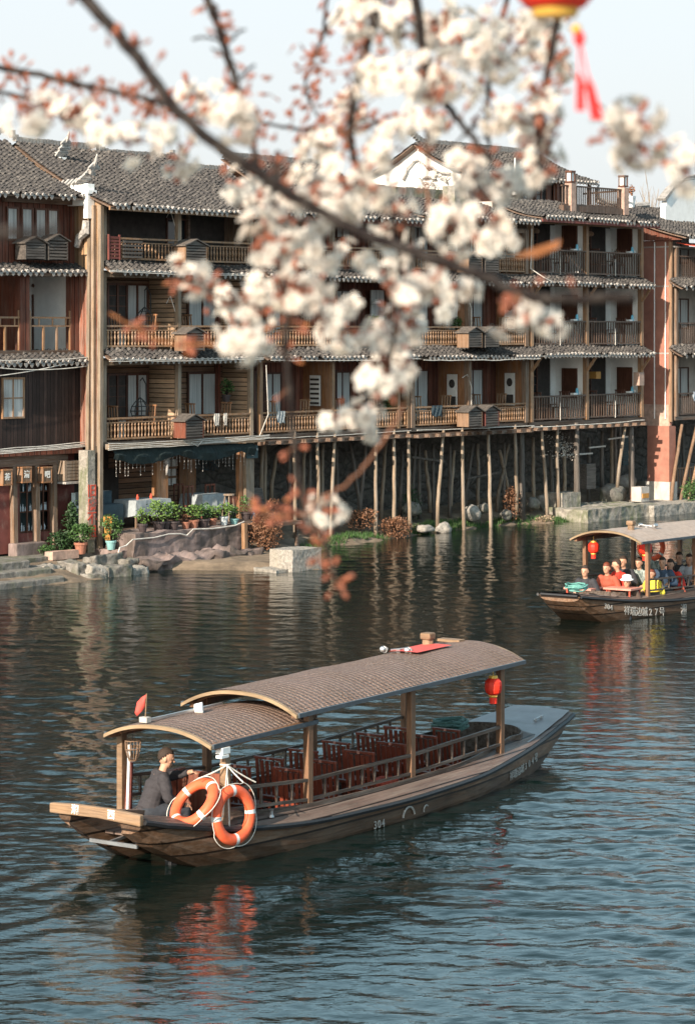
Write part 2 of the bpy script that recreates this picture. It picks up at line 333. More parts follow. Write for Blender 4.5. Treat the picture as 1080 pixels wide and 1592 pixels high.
# wake of the near boat: a pair of diverging wave trains from its stern
sx, sy = -2.83, 28.3; dx, dy = -.567, -.824
al = (Xg-sx)*dx+(Yg-sy)*dy; pe = (Xg-sx)*.824-(Yg-sy)*.567
Zg += .012*np.sin(2*np.pi*(al*.35+np.abs(pe)*1.6))*np.exp(-((np.abs(pe)-.35*al-.3)/.5)**2)*np.clip(al*2, 0, 1)*np.exp(-np.clip(al, 0, 9)*.3)
ny_, nx_ = Xg.shape; me = bpy.data.meshes.new('river'); co = np.stack([Xg, Yg, Zg], -1).reshape(-1, 3)
ii = (np.arange(ny_-1)[:, None]*nx_+np.arange(nx_-1)[None, :]).ravel(); fc = np.stack([ii, ii+1, ii+1+nx_, ii+nx_], -1)

def in_hull(x, y, ox, oy, hd):     # the hulls displace the water they float in
    a = (x-ox)*np.cos(hd)+(y-oy)*np.sin(hd); b = -(x-ox)*np.sin(hd)+(y-oy)*np.cos(hd)
    return (a > 1.75) & (a < 8.95) & (np.abs(b) < np.interp(a, [1.75, 2.6, 4.5, 6.5, 7.9, 8.95], [.62, .78, .84, .80, .58, .34]))
BOATS = [(-2.729*1.036, 27.305*1.036, .968), (9.908*1.036, 58.84*1.036, math.radians(235))]
cx_, cy_ = co[fc, 0].mean(1), co[fc, 1].mean(1); keep = np.ones(len(fc), bool)
for b_ in BOATS: keep &= ~in_hull(cx_, cy_, *b_)
fc = fc[keep]
me.vertices.add(len(co)); me.vertices.foreach_set('co', co.ravel()); me.loops.add(fc.size); me.loops.foreach_set('vertex_index', fc.ravel()); me.polygons.add(len(fc)); me.polygons.foreach_set('loop_start', np.arange(0, fc.size, 4)); me.polygons.foreach_set('loop_total', np.full(len(fc), 4)); me.update(); me.validate(); me.shade_smooth()
me.materials.append(M['river']); o = bpy.data.objects.new('river', me); COL.objects.link(o); tag(o, kind='structure')
# bank line in the facade frame: (t, v) of the water's edge
EDGE = [(-40, -3), (-10, -2.6), (-6.2, -2.3), (-3.3, -2.5), (-1.4, -2.2), (-.6, -1.9), (.3, -2.0), (1.0, -2.9), (2.2, -4.4), (3.0, -5.0), (3.6, -4.6), (4.4, -3.0), (6.5, -1.5), (8.6, -.75), (12, -.2), (15.4, .15), (18.8, .15), (20.6, -.6), (25, -.6), (30, -.9), (60, -1)]
def edge(t):
    for (a, b), (c, d) in zip(EDGE, EDGE[1:]):
        if a <= t <= c: return b + (d-b)*(t-a)/(c-a)
    return -1
from mathutils import noise as MN
def hground(t, v):
    d = v - edge(t)
    if d < -2.5: return -1.5
    nz = MN.fractal(Vector((t*.9, v*.9, 0)), 1, 2, 5)*.16 + MN.noise(Vector((t*3, v*3, 5)))*.05
    h = (.30*d if d < 0 else .10*(1-math.exp(-d*3)) + .16*min(d, 2.0) + .22*max(0, min(d-2.0, 3)))
    if t < 7: h = min(h, .28-(.1 if t > 0 else 0))
    return h + nz*(1 if d > 0 else .6)*(.35 if t < 4.3 and d < 3 else 1)
P = []
t = -40.
ts = [-40+i for i in range(30)] + [-10+.14*i for i in range(330)] + [36.5+i*1.5 for i in range(20)]
vs = [-7.5+.16*i for i in range(84)] + [6.1+.7*i for i in range(9)] + [14, 25, 60, 200]
for t in ts: P.append([FW(t, v, hground(t, v)) for v in vs])
MB().grid(P).build('riverbank', 'earth', smooth=True, kind='structure')
mb = MB(); mb.box(-60, 60, -10, 7.2, -1, 3.4); mb.build('quay', 'stone', kind='structure')   # the photographer's own bank, below the frame

# ------------------------------------------------------------------ house vocabulary
def tile_roof(par, t0, t1, ve, ze, vr, zr, name='roof', sag=.12, step=.135, colw=.205, both=True, mat='tile'):
    mb = MB(); nc = max(2, int(round(abs(t1-t0)/colw))); L = sqrt((vr-ve)**2+(zr-ze)**2); ns = max(2, int(round(L/step)))
    prof = [(0, -.012), (.2, -.004), (.32, .045), (.5, .068), (.68, .045), (.8, -.004)]
    nx, nz = -(zr-ze)/L, abs(vr-ve)/L; sg = 1 if vr > ve else -1; nx *= sg
    rows = []
    jit = [[U(-.014, .014) for _ in range(ns+1)] for _ in range(nc)]; slide = [U(-.03, .03) for _ in range(nc)]
    for i in range(ns):
        for e, up in ((0, .030), (1, .0)):
            a = min(1, (i+e*.999)/ns); row = []
            for c in range(nc):
                for fu, hz in prof:
                    tt = t0 + (t1-t0)*(c+fu)/nc; q = a + (slide[c]/L if 0 < i else slide[c]*.6/L)
                    sv = -sag*sin(pi*min(1, max(0, a)))
                    und = .035*sin(tt*.9+1.3)+.02*sin(tt*2.3)
                    h = hz+up+jit[c][i]*(1 if hz > 0 else .4)+sv+und*(.4+.6*a)
                    row.append((tt+jit[c][i]*.6, ve+(vr-ve)*q+nx*h, ze+(zr-ze)*q+nz*h))
            rows.append(row)
    mb.grid(rows); r = mb.build(name, mat, par)
    # boards under the tiles
    mb = MB(); und = -.12
    for k in range(6):
        a, b = k/6, (k+1)/6
        def q(x, d): return (ve+(vr-ve)*x+nx*(d-sag*sin(pi*x)), ze+(zr-ze)*x+nz*(d-sag*sin(pi*x)))
        (v0, z0), (v1, z1), (v2, z2), (v3, z3) = q(a, -.035), q(b, -.035), q(b, -.075), q(a, -.075)
        mb.add([(t0, v0, z0), (t1, v0, z0), (t1, v1, z1), (t0, v1, z1), (t0, v3, z3), (t1, v3, z3), (t1, v2, z2), (t0, v2, z2)], [(0, 1, 2, 3), (7, 6, 5, 4), (0, 3, 7, 4), (1, 5, 6, 2)] + ([(0, 4, 5, 1)] if k == 0 else []))
    mb.build('eave_board', 'wood_beam', r)
    # lime-plastered cover-tile ends along the eave
    mb = MB(); md = MB()
    for c in range(nc):
        tc = t0+(t1-t0)*(c+.5)/nc
        vv, zz = ve-.012-sg*0+(-.02 if sg > 0 else .02), ze+.030+.035*.4*sin(tc*.9+1.3)
        if R() < .86:
            s_ = U(.8, 1.15); mb.tube([(tc+U(-.012, .012), vv-.02*sg, zz-.012+U(-.012, .012)), (tc, vv+.06*sg, zz+.01)], [.044*s_, .050*s_], 7)
        td = t0+(t1-t0)*(c)/nc
        if 0 < c and R() < .9:   # drip tile
            z2 = zz-.055+U(-.01, .01); md.prism([(td-.065, vv+.0, z2+.03), (td+.065, vv, z2+.03), (td+.045, vv, z2-.05), (td, vv, z2-.09), (td-.045, vv, z2-.05)], (0, .015*sg, 0))
    mb.build('eave_plaster', 'lime', r); md.build('drip_tiles', 'tile_ridge', r)
    return r
def ridge(par, t0, t1, v, z, mat='tile_ridge', lift=.25):
    mb = MB(); n = max(4, int((t1-t0)/.12))
    for i in range(n):
        a = i/(n-1); tt = t0+(t1-t0)*a; e = abs(a-.5)*2; zz = z + lift*max(0, e-.75)**2*16*.35
        mb.box(tt-.05, tt+.055, v-.07, v+.07, zz-.05, zz+.14+U(-.012, .012))
    return mb.build('ridge', mat, par)
def pent(par, t0, t1, z, out=.5, drop=.3, v=0., name='skirt_roof'):
    return tile_roof(par, t0, t1, v-out, z-drop, v+.02, z, name, sag=.02, step=.13)
def balustrade(par, t0, t1, v, z, h=.66, mat='wood_rail', turned=True, gap=.125):
    mb = MB(); mb.bar((t0, v, z+h), (t1, v, z+h), .07, .05); mb.bar((t0, v, z+.08), (t1, v, z+.08), .05, .05)
    if turned: mb.bar((t0, v, z+h-.11), (t1, v, z+h-.11), .035, .03)
    r = mb.build('railing', mat, par); mb = MB(); n = max(2, int((t1-t0)/gap))
    for i in range(n):
        tt = t0+(t1-t0)*(i+.5)/n
        if turned: mb.lathe([(.018, .1), (.028, .14), (.016, .2), (.034, .30), (.018, .40), (.03, .44), (.016, .50), (.022, h-.12)], (tt+U(-.008, .008), v, z), 6)
        else: mb.box(tt-.017, tt+.017, v-.017, v+.017, z+.1, z+h)
    mb.build('balusters', mat, r); return r
def post(par, t, z0, z1, v=0., s=.14, mat='wood_post', lean=0.):
    mb = MB(); mb.bar((t, v, z0), (t+lean, v, z1), s); return mb.build('post', mat, par)
def window(par, t, v, z0, z1, wd, face='v', rows=1, cols=2, frame='wood_window', fill='curtain'):
    """face 'v': looks at the river; face 't': looks left along the waterfront"""
    mb = MB(); g = MB(); fr = .05
    def bx(m, a0, a1, z_0, z_1, d0, d1):
        if face == 'v': m.box(t+a0, t+a1, v-d1, v-d0, z_0, z_1)
        else: m.box(t-d1, t-d0, v+a0, v+a1, z_0, z_1)
    bx(g, -wd/2+.02, wd/2-.02, z0+.02, z1-.02, .004, .018)
    for a in (-wd/2, wd/2-fr): bx(mb, a, a+fr, z0, z1, .002, .05)
    bx(mb, -wd/2+fr, wd/2-fr, z0, z0+fr, .002, .05); bx(mb, -wd/2+fr, wd/2-fr, z1-fr, z1, .002, .05)
    for i in range(1, cols): x = -wd/2+wd*i/cols; bx(mb, x-.018, x+.018, z0+fr, z1-fr, .003, .042)
    for i in range(1, rows): z = z0+(z1-z0)*i/rows; bx(mb, -wd/2+fr, wd/2-fr, z-.015, z+.015, .004, .036)
    f = mb.build('window', frame, par); g.build('pane', fill, f); return f
def door(par, t, v, z0, wd=.8, hh=1.85, mat='wood_window', fill='glass', rows=4, cols=2):
    mb = MB(); g = MB(); n = cols
    for i in range(n+1): x = t-wd/2+wd*i/n; mb.box(x-.03, x+.03, v-.06, v-.003, z0, z0+hh)
    for z in (z0+.0, z0+.55, z0+hh-.06): mb.box(t-wd/2+.03, t+wd/2-.03, v-.055, v-.004, z, z+.06)
    for k in range(1, rows): z = z0+.6+(hh-.66)*k/rows; mb.box(t-wd/2+.03, t+wd/2-.03, v-.045, v-.006, z-.012, z+.012)
    f = mb.build('door', mat, par); g.box(t-wd/2, t+wd/2, v-.025, v-.012, z0+.6, z0+hh-.06); g.build('pane', fill, f)
    g = MB(); g.box(t-wd/2, t+wd/2, v-.03, v-.014, z0+.06, z0+.55); g.build('door_panel', mat, f); return f
def acbox(par, t, z, v=-.42, wd=.72, dp=.45, hh=.46, side='wood_box_side', front='wood_box'):
    mb = MB(); r = z+hh+.17
    mb.prism([(t-wd/2, v-dp/2, z), (t-wd/2, v+dp/2, z), (t-wd/2, v+dp/2, z+hh), (t-wd/2, v-dp/2, z+hh)], (.03, 0, 0))
    mb.prism([(t+wd/2, v-dp/2, z), (t+wd/2, v+dp/2, z), (t+wd/2, v+dp/2, z+hh), (t+wd/2, v-dp/2, z+hh)], (-.03, 0, 0))
    mb.box(t-wd/2+.03, t+wd/2-.03, v+dp/2-.03, v+dp/2, z, z+hh+.1)
    b = mb.build('air_conditioner_box', side, par)
    mb = MB()
    n = 6
    for i in range(n):
        z0 = z+.02+i*(hh+.0)/n; mb.box(t-wd/2+.035, t+wd/2-.035, v-dp/2, v-dp/2+.02, z0, z0+.052+U(-.006, .006))
    mb.prism([(t-wd/2+.03, v-dp/2+.004, z+hh+.02), (t+wd/2-.03, v-dp/2+.004, z+hh+.02), (t, v-dp/2+.004, r-.03)], (0, .02, 0))
    mb.box(t-wd/2+.04, t+wd/2-.04, v-dp/2+.08, v-dp/2+.1, z+.02, z+hh-.02)
    mb.build('louvres', front, b)
    mb = MB()
    for sx in (-1, 1):
        a = Vector((t, v, r)); c = Vector((t+sx*(wd/2+.07), v, z+hh-.01))
        mb.prism([(a.x, v-dp/2-.05, a.z), (c.x, v-dp/2-.05, c.z), (c.x, v-dp/2-.05, c.z+.03), (a.x, v-dp/2-.05, a.z+.03)], (0, dp+.1, 0))
    mb.build('box_lid', front, b); return b
def wires(par, pts_list, r=.012, mat='wire', name='cable'):
    mb = MB()
    for pts in pts_list: mb.tube(pts, r, 5)
    return mb.build(name, mat, par)
def sagline(a, b, sag, n=10, wob=.0):
    a, b = Vector(a), Vector(b); return [a.lerp(b, i/n) + Vector((U(-wob, wob), 0, -sag*4*(i/n)*(1-i/n)+U(-wob, wob))) for i in range(n+1)]
def shell(par, t0, t1, v0, v1, z0, z1, wall='wood_plank_back', left=None, right=None, back='dark'):
    """floor slab, back wall and end walls of one storey"""
    mb = MB(); mb.box(t0, t1, v0, v1+.9, z0-.13, z0); mb.build('floor_slab', 'wood_beam', par)
    mb = MB(); mb.box(t0, t1, v1, v1+.08, z0+.002, z1-.002); mb.build('wall', wall, par)
def partition(par, t, v0, v1, z0, z1, mat, th=.07):
    mb = MB(); mb.box(t-th/2, t+th/2, v0, v1, z0+.003, z1-.003); return mb.build('partition', mat, par)

DECK = (3.3, 5.77, 8.12)
# ================================================================== house B: three tiers of balconies over an open restaurant
tB0, tBm, tB1 = T(160), T(277), T(391)
B = fempty('timber_house', tB0, 0, 0, 'weathered timber house with three balcony tiers over an open restaurant', 'house')
dB = 1.05
for k, z in enumerate(DECK):
    zc = (DECK+(9.75,))[k+1] - (.30 if k < 2 else .05)
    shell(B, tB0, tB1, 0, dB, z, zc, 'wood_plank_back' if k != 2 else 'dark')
    for t in (tB0+.02, tBm, tB1-.05): post(B, t, z, zc, .0, .13, 'wood_pole')
    for t in (tBm-.02, tB1-.03):
        if k < 2: partition(B, t, .1, dB, z, zc, 'wood_planks')
    mb = MB(); mb.box(tB0, tB1, -.06, 1.5, zc, zc+.05); mb.build('ceiling', 'ceiling', B)
    mb = MB(); mb.bar((tB0-.03, -.02, zc-.06), (tB1+.03, -.02, zc-.06), .10, .13); mb.build('beam', 'wood_pole', B)
    balustrade(B, tB0+.1, tBm-.08, -.03, z, .62); balustrade(B, tBm+.08, tB1-.12, -.03, z, .62)
    if k < 2:
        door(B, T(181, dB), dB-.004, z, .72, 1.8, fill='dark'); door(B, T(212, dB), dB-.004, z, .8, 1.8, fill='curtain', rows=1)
        door(B, T(313, dB), dB-.004, z, 1.15, 1.8, fill='curtain', rows=1, cols=2); mb = MB(); mb.box(T(336, dB)-.08, T(336, dB)+.08, dB-.1, dB-.01, z, zc-.01); mb.build('door_post', 'wood_red', B)
    else:
        for t in (tB0+1.1, tBm+1.4): post(B, t, z, zc, dB-.1, .09, 'wood_beam')
        window(B, tB0+.9, dB-.002, z+.7, z+1.3, .5, fill='glass'); window(B, tBm+1.0, dB-.002, z+.5, z+1.3, .8, fill='glass')
    pent(B, tB0-.02, tB1+.08, z-.02, .42, .27, 0) if k > 0 else None
    # bottles of water and folded things behind the rails
    mb = MB()
    for t in (tB0+.75, tB0+.9, tBm+.25, tBm+.4): mb.box(t-.045, t+.045, .08, .14, z+.1, z+.55)
    mb.build('white_slats', 'plaster_old', B)
acbox(B, tBm-.02, 3.34, side='wood_red'); acbox(B, tBm+.02, 5.72); acbox(B, tBm+.05, 8.12, wd=.85)
mb = MB()    # louvred shutter leaning on the top rail
for i in range(7): mb.box(tB0+.12, tB0+.48, -.14, -.11, 8.18+i*.09, 8.24+i*.09)
mb.box(tB0+.08, tB0+.12, -.15, -.1, 8.15, 8.83); mb.box(tB0+.48, tB0+.52, -.15, -.1, 8.15, 8.83); mb.build('louvre_panel', 'red_old', B)
mb = MB()
for i in range(5): mb.box(tB0+.62, tB0+1.35, -.15, -.12, 8.22+i*.10, 8.28+i*.10)
mb.build('louvre_panel', 'wood_box', B)
# hanging basket chairs
for (pt, k) in ((218, 0), (225, 1)):
    t = T(pt, .5); z = DECK[k]; mb = MB()
    for i in range(9):
        a = 2*pi*i/9; mb.tube([(t, .5, z+1.15)]+[(t+.30*sin(pi*q/6)*cos(a), .5+.24*sin(pi*q/6)*sin(a), z+1.15-.75*q/6) for q in range(1, 6)]+[(t, .5, z+.38)], .012, 4)
    for q in range(1, 6): mb.tube([(t+.30*sin(pi*q/6)*cos(2*pi*i/12), .5+.24*sin(pi*q/6)*sin(2*pi*i/12), z+1.15-.75*q/6) for i in range(12)], .009, 4, True)
    mb.tube([(t, .5, z+1.15), (t, .5, z+1.62)], .01, 4); mb.tube([(t+.42, .7, z), (t+.45, .7, z+.9), (t+.35, .62, z+1.5), (t+.1, .5, z+1.68), (t, .5, z+1.6)], .018, 6)
    fbuild(mb, 'hanging_chair', 'wire_dark', t, .5, z, label='dark wicker hanging chair on the %s balcony left of the timber house' % ('lowest' if k == 0 else 'middle'), cat='hanging chair', group='hanging basket chairs')
# white flower planter on the plank partition of the lowest right bay
# side wall, full height, of bleached boards
mb = MB(); mb.box(tB0-.09, tB0-.02, .02, 3.4, 5.47, 9.75); mb.build('side_wall', 'wood_side', B)
mb = MB(); mb.box(tB0-.10, tB0-.03, .03, 1.2, 3.2, 7.85); mb.build('side_wall', 'wood_red_side', B)
for v, l, s, m in ((-.05, 0, .12, 'wood_pole'), (.18, -.04, .10, 'wood_post'), (.4, .05, .11, 'wood_pole')):
    mb = MB(); mb.bar((tB0-.16, v, .35), (tB0-.12+l, v, 9.6), s); mb.build('corner_pole', m, B)
mb = MB(); mb.box(tB1+.0, tB1+.07, .05, 3.4, 3.2, 9.6); mb.build('side_wall', 'wood_old', B)
# main roof
tile_roof(B, tB0-.28, T(391)+.1, -.62, 9.56, 3.1, 11.35); tile_roof(B, tB0-.28, T(391)+.1, 6.6, 9.6, 3.3, 11.35, name='rear_roof', step=.5, colw=.6)
ridge(B, tB0-.3, tB0+2.9, 3.2, 11.42, lift=.5); ridge(B, tB0+3.0, tB1+.1, 3.2, 11.30, lift=.35)
mb = MB(); mb.prism([(tB0-.1, -.1, 9.5), (tB0-.1, 6.4, 9.5), (tB0-.1, 3.2, 11.2)], (.05, 0, 0)); mb.build('gable', 'wood_side', B)
mb = MB(); mb.bar((tB0-.3, -.56, 9.50), (tB1+.1, -.56, 9.46), .05, .10); mb.build('fascia', 'wood_rail', B)
# ground floor: restaurant
shell(B, tB0, tB1, -.1, 2.6, .95, 3.1, 'wood_plank_back')
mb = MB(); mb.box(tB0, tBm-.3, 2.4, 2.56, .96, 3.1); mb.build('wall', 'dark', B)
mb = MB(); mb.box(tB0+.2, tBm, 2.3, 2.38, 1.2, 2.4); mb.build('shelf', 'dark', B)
tO = T(253, .3); mb = MB(); mb.box(tO-.22, tO+.22, .3, .5, .95, 3.1); mb.build('pillar', 'wood_orange', B)
tQ = T(375, -.0); mb = MB(); mb.box(tQ-.07, tQ+.07, .0, .14, .95, 3.1); mb.build('pillar', 'wood_orange', B)
tG = T(389, -.1); mb = MB(); mb.box(tG-.17, tG+.17, -.1, .1, .95, 3.12); mb.build('pillar', 'wood_pole', B)
mb = MB(); mb.box(tB0-.1, tB1+.2, -.35, -.2, 3.12, 3.26); mb.build('beam', 'wood_pole', B)
mb = MB(); P = []
for i in range(41):
    a = i/40; tt = tB0+.15+(tB1-tB0-.3)*a; P.append([(tt, -.22, 3.10), (tt, -.30-.05*sin(i), 2.98-.10*abs(sin(a*pi*2.2))+U(-.01, .01)), (tt, -.26, 2.88-.20*abs(sin(a*pi*2.2+.1))+U(-.02, .02))])
mb.grid(P); mb.build('shade_net', 'net', B)
mb = MB()
for i in range(34):
    tt = tB0+.3+(tB1-tB0-.7)*(i+U(-.2, .2))/34; z = 2.95; n_ = random.randint(3, 6)
    mb.tube([(tt, -.22, z), (tt, -.22, z-.1*n_*.9)], .004, 3)
    for q in range(n_): mb.ball((tt+U(-.01, .01), -.22, z-.1*(q+.6)), .016, 4, 3)
mb.build('light_string', 'lime', B)
# hangings on the inner wall
tw = T(325, 2.5)
for i in range(3):
    for j in range(2):
        mb = MB(); a = T(262+j*8, 2.5); mb.box(a-.0, a+.16, 2.56, 2.585, 2.35-i*.27, 2.55-i*.27); mb.build('picture', 'sign_white', B)
for a in (T(287, 2.5), T(300, 2.5)):
    mb = MB(); mb.box(a-.17, a+.17, 2.54, 2.59, 1.3, 2.75); mb.build('door_panel', 'wood_orange', B)
text_mesh('山水', .38, 'wall_writing', 'cloth_blue', B, Matrix.Translation((T(328, 2.5)-tB0, 2.55, 2.3)) @ Matrix.Rotation(pi/2, 4, 'X'))
# shop sign board on the grey pillar
mb = MB(); mb.box(tG-.22, tG+.25, -.17, -.12, 2.66, 3.02); sg_ = mb.build('sign_board', 'sign_teal', B)
text_mesh('七号咖啡清吧', .075, 'lettering', 'sign_white', sg_, Matrix.Translation((tG+.015-tB0, -.178, 2.90)) @ Matrix.Rotation(pi/2, 4, 'X'))
text_mesh('LIVE', .05, 'lettering', 'sign_white', sg_, Matrix.Translation((tG+.015-tB0, -.178, 2.74)) @ Matrix.Rotation(pi/2, 4, 'X'))
wires(B, [sagline((tB0-.2, -.42, 3.2+o), (tB1+.3, -.42, 3.27+o*.6), .03, 14, .012) for o in (-.08, -.03, .02, .08)], .011)
wires(B, [[(tBm+.1, -.4, 3.2), (tBm+.25, -.5, 3.1), (tBm+.45, -.5, 3.25)], [(tB1-.1, -.4, 3.3), (tB1+.15, -.5, 3.9), (tB1+.12, -.45, 5.3)]] + [[(tBm-.35, .1, z+1.25), (tBm-.2, .1, z+1.45), (tBm-.05, .05, z+1.0), (tBm-.03, .02, z+.7)] for z in DECK[1:]] + [sagline((tB0-.2, -.46, z-.3+o), (tB1, -.46, z-.3+o), .02, 10, .012) for z in DECK[1:] for o in (0, .04)], .012)

# ================================================================== house A: black boarding over a red shop front
vA = 1.0
tA0, tA1 = -9.5, tB0-.06
A = fempty('timber_house', tA0, vA, 0, 'black boarded house with a red shop front, at the left edge above stone steps', 'house')
# ground floor
mb = MB(); mb.box(tA0, T(8, vA), vA, vA+.12, .45, 3.0); mb.box(T(8, vA), T(30, vA), vA, vA+.121, .45, 3.0)
mb.box(T(79, vA), tA1, vA+.02, vA+.12, .45, 3.0); mb.box(T(30, vA), T(79, vA), vA+.01, vA+.11, .45, .95); mb.box(T(30, vA), T(79, vA), vA+.01, vA+.11, 2.55, 3.0)
mb.build('wall', 'red_old', A)
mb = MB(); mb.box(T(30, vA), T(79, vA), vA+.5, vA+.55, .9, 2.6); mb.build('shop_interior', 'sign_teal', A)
for px in (22, 57, 84): mb = MB(); t = T(px, vA-.05); mb.bar((t, vA-.06, .5), (t-.05, vA-.06, 3.0), .17, .14); mb.build('post', 'wood_old', A)
mb = MB()
for a, b in ((31, 55), (59, 77)):
    t0, t1 = T(a, vA), T(b, vA)
    for z in (.98, 1.5, 2.02, 2.55): mb.box(t0, t1, vA+.03, vA+.36, z-.015, z+.015)
    for t in (t0, (t0+t1)/2, t1): mb.box(t-.02, t+.02, vA+.0, vA+.03, .95, 2.55)
sh = mb.build('shop_window', 'wood_window', A)
mb = MB()
for a, b in ((31, 55), (59, 77)):
    t0, t1 = T(a, vA), T(b, vA)
    for z in (.995, 1.515, 2.035):
        n_ = int((t1-t0)/.055)
        for i in range(n_):
            if R() < .8: hh_ = U(.12, .22); x = t0+(t1-t0)*(i+.5)/n_; mb.lathe([(.018, 0), (.02, hh_*.6), (.008, hh_*.75), (.008, hh_)], (x, vA+U(.08, .16), z), 5)
mb.build('bottles', 'bottle_white', sh, kind='stuff')
mb = MB(); mb.box(tA0, tA1-.4, vA-.16, vA-.02, 2.72, 3.0); mb.build('beam', 'wood_beam', A)
mb = MB(); mb.box(T(20, vA-.2), T(68, vA-.2), vA-.35, vA-.02, .33, .72); mb.build('doorstep', 'concrete_dirty', A, bevel=.03)
tp = T(142, -.0); mb = MB(); mb.box(tp-.16, tp+.10, -.04, .3, .4, 3.1); mb.build('pier', 'concrete', A)
mb = MB(); mb.box(tp-.155, tp+.095, -.062, -.043, .75, 2.2); nt = mb.build('notice_board', 'brick_pale', A)
text_mesh('旧\n房\n不\n租', .36, 'lettering', 'red_paint', nt, Matrix.Translation((tp-.03-tA0, -.068-vA, 1.48)) @ Matrix.Rotation(pi/2, 4, 'X'), bold=.004)
# crate-like meter box
mb = MB(); t0, t1 = T(97, vA-.3), T(127, vA-.3)
for i in range(6): mb.box(t0+.08, t1, vA-.4, vA-.37, 2.30+i*.085, 2.37+i*.085)
mb.box(t0, t0+.08, vA-.4, vA-.02, 2.28, 2.82); mb.box(t0+.08, t1, vA-.36, vA-.02, 2.28, 2.8); mb.build('meter_box', 'wood_post', A)
mb = MB(); mb.box(t0-.0, t1+.03, vA-.45, vA, 2.20, 2.26); mb.build('bracket', 'lime', A)
# black boarded first floor
zA = (3.15, 5.75, 8.02)
mb = MB(); mb.box(tA0, tA1, vA-.25, vA+.1, zA[0], zA[1]-.32); mb.build('boarded_wall', 'wood_black', A)
window(A, T(22, vA-.3), vA-.25, 3.98, 5.05, .78, rows=2, cols=2, frame='wood_rail')
mb = MB(); mb.box(tA0, tA1, vA-.3, vA-.15, 3.0, 3.14); mb.build('beam', 'wood_red', A)
pent(A, tA0, tA1+.1, zA[1]-.02, .55, .3, vA-.05)
wires(A, [sagline((tA0, vA-.42, 3.05+o), (tA1+.3, vA-.42, 3.22+o), .03, 14, .015) for o in (-.04, 0, .04, .08)] + [sagline((tA0+4, vA-.66, 5.05), (tA1-.6, vA-.6, 5.45), .12, 12), sagline((tA0+5, vA-.66, 5.45), (tA1+.1, vA-.6, 5.35), .15, 12), sagline((tA0+5, vA-.66, 5.55), (tA1+.1, vA-.6, 5.55), .05, 12, .02)], .014)
# open second floor
mb = MB(); mb.box(tA0, tA1, vA-.2, vA+2, zA[1]-.12, zA[1]); mb.build('floor_slab', 'wood_beam', A)
mb = MB(); mb.box(tA0, tA1, vA+1.5, vA+1.6, zA[1], zA[2]-.3); mb.build('wall', 'plaster', A)
for px in (-40, 35, 114): mb = MB(); t = T(px, vA-.1); mb.box(t-.17, t+.17, vA-.2, vA, zA[1], zA[2]-.2); mb.build('pillar', 'wood_red', A)
partition(A, T(33, vA+.2), vA, vA+1.5, zA[1], zA[2]-.3, 'wood_red'); partition(A, T(112, vA), vA, vA+1.5, zA[1], zA[2]-.3, 'plaster')
mb = MB(); tt = T(62, vA+1.5); mb.box(tt-.3, tt+.05, vA+1.44, vA+1.49, zA[1], zA[1]+1.5)
mb.tube([(tt+.1, vA+1.46, zA[1]), (tt+.1, vA+1.46, zA[1]+1.4), (tt-.05, vA+1.46, zA[1]+1.65), (tt-.3, vA+1.46, zA[1]+1.75)], .05, 5); mb.build('doorway', 'wood_window', A)
for a, b in ((-40, 28), (44, 107)):
    t0, t1 = T(a, vA-.1), T(b, vA-.1); mb = MB(); z = zA[1]
    mb.bar((t0, vA-.16, z+.86), (t1, vA-.16, z+.86), .06, .05); mb.bar((t0, vA-.16, z+.64), (t1, vA-.16, z+.64), .045, .04)
    for i in range(4): x = t0+(t1-t0)*(i+.02)/3*.99; mb.box(x-.03, x+.03, vA-.18, vA-.14, z, z+(1.05 if i in (0, 3) else .62))
    for i in range(3): x = t0+(t1-t0)*(i+.7)/3*.99; mb.box(x-.02, x+.02, vA-.17, vA-.15, z+.66, z+.86)
    mb.build('railing', 'wood_rail', A)
pent(A, tA0, tA1+.1, zA[2], .5, .22, vA-.05)
mb = MB(); mb.box(tA0, tA1, vA-.2, vA+1.6, zA[2]-.3, zA[2]-.24); mb.build('ceiling', 'plaster_old', A)
# top floor with a row of glazed panels
mb = MB(); mb.box(tA0, tA1, vA-.02, vA+.1, zA[2]-.2, 9.8); mb.build('wall', 'wood_red', A)
for i, px in enumerate((-30, -8, 20, 43, 64, 83)): window(A, T(px, vA-.05), vA-.02, 8.62, 9.5, .42, cols=1, frame='wood_window')
mb = MB(); tt = T(60, vA-.2); mb.bar((T(0, vA), vA-.15, 9.72), (tA1, vA-.15, 9.72), .12, .2); mb.build('beam', 'wood_beam', A)
acbox(A, T(83, vA-.35), 8.12, vA-.35, .7, .4, .5, 'wood_box', 'wood_box'); acbox(A, T(48, vA-.35), 8.12, vA-.35, .7, .4, .42, 'wood_box', 'wood_box')
tile_roof(A, tA0, tA1-.28, vA-.68, 9.80, 3.4, 11.45); tile_roof(A, tA0, tA1-.28, 6.9, 9.8, 3.6, 11.45, name='rear_roof', step=.5, colw=.6); ridge(A, tA0, tA1-.25, 3.5, 11.5, lift=.8)
mb = MB(); mb.prism([(tA0+.01, vA, 9.7), (tA0+.01, 6.4, 9.7), (tA0+.01, 3.5, 11.3)], (.05, 0, 0)); mb.box(tA0, tA0+.08, vA+.1, 6.4, .5, 9.7); mb.box(tA0, tB1, 6.3, 6.4, .5, 9.7); mb.build('side_wall', 'wood_black', A)
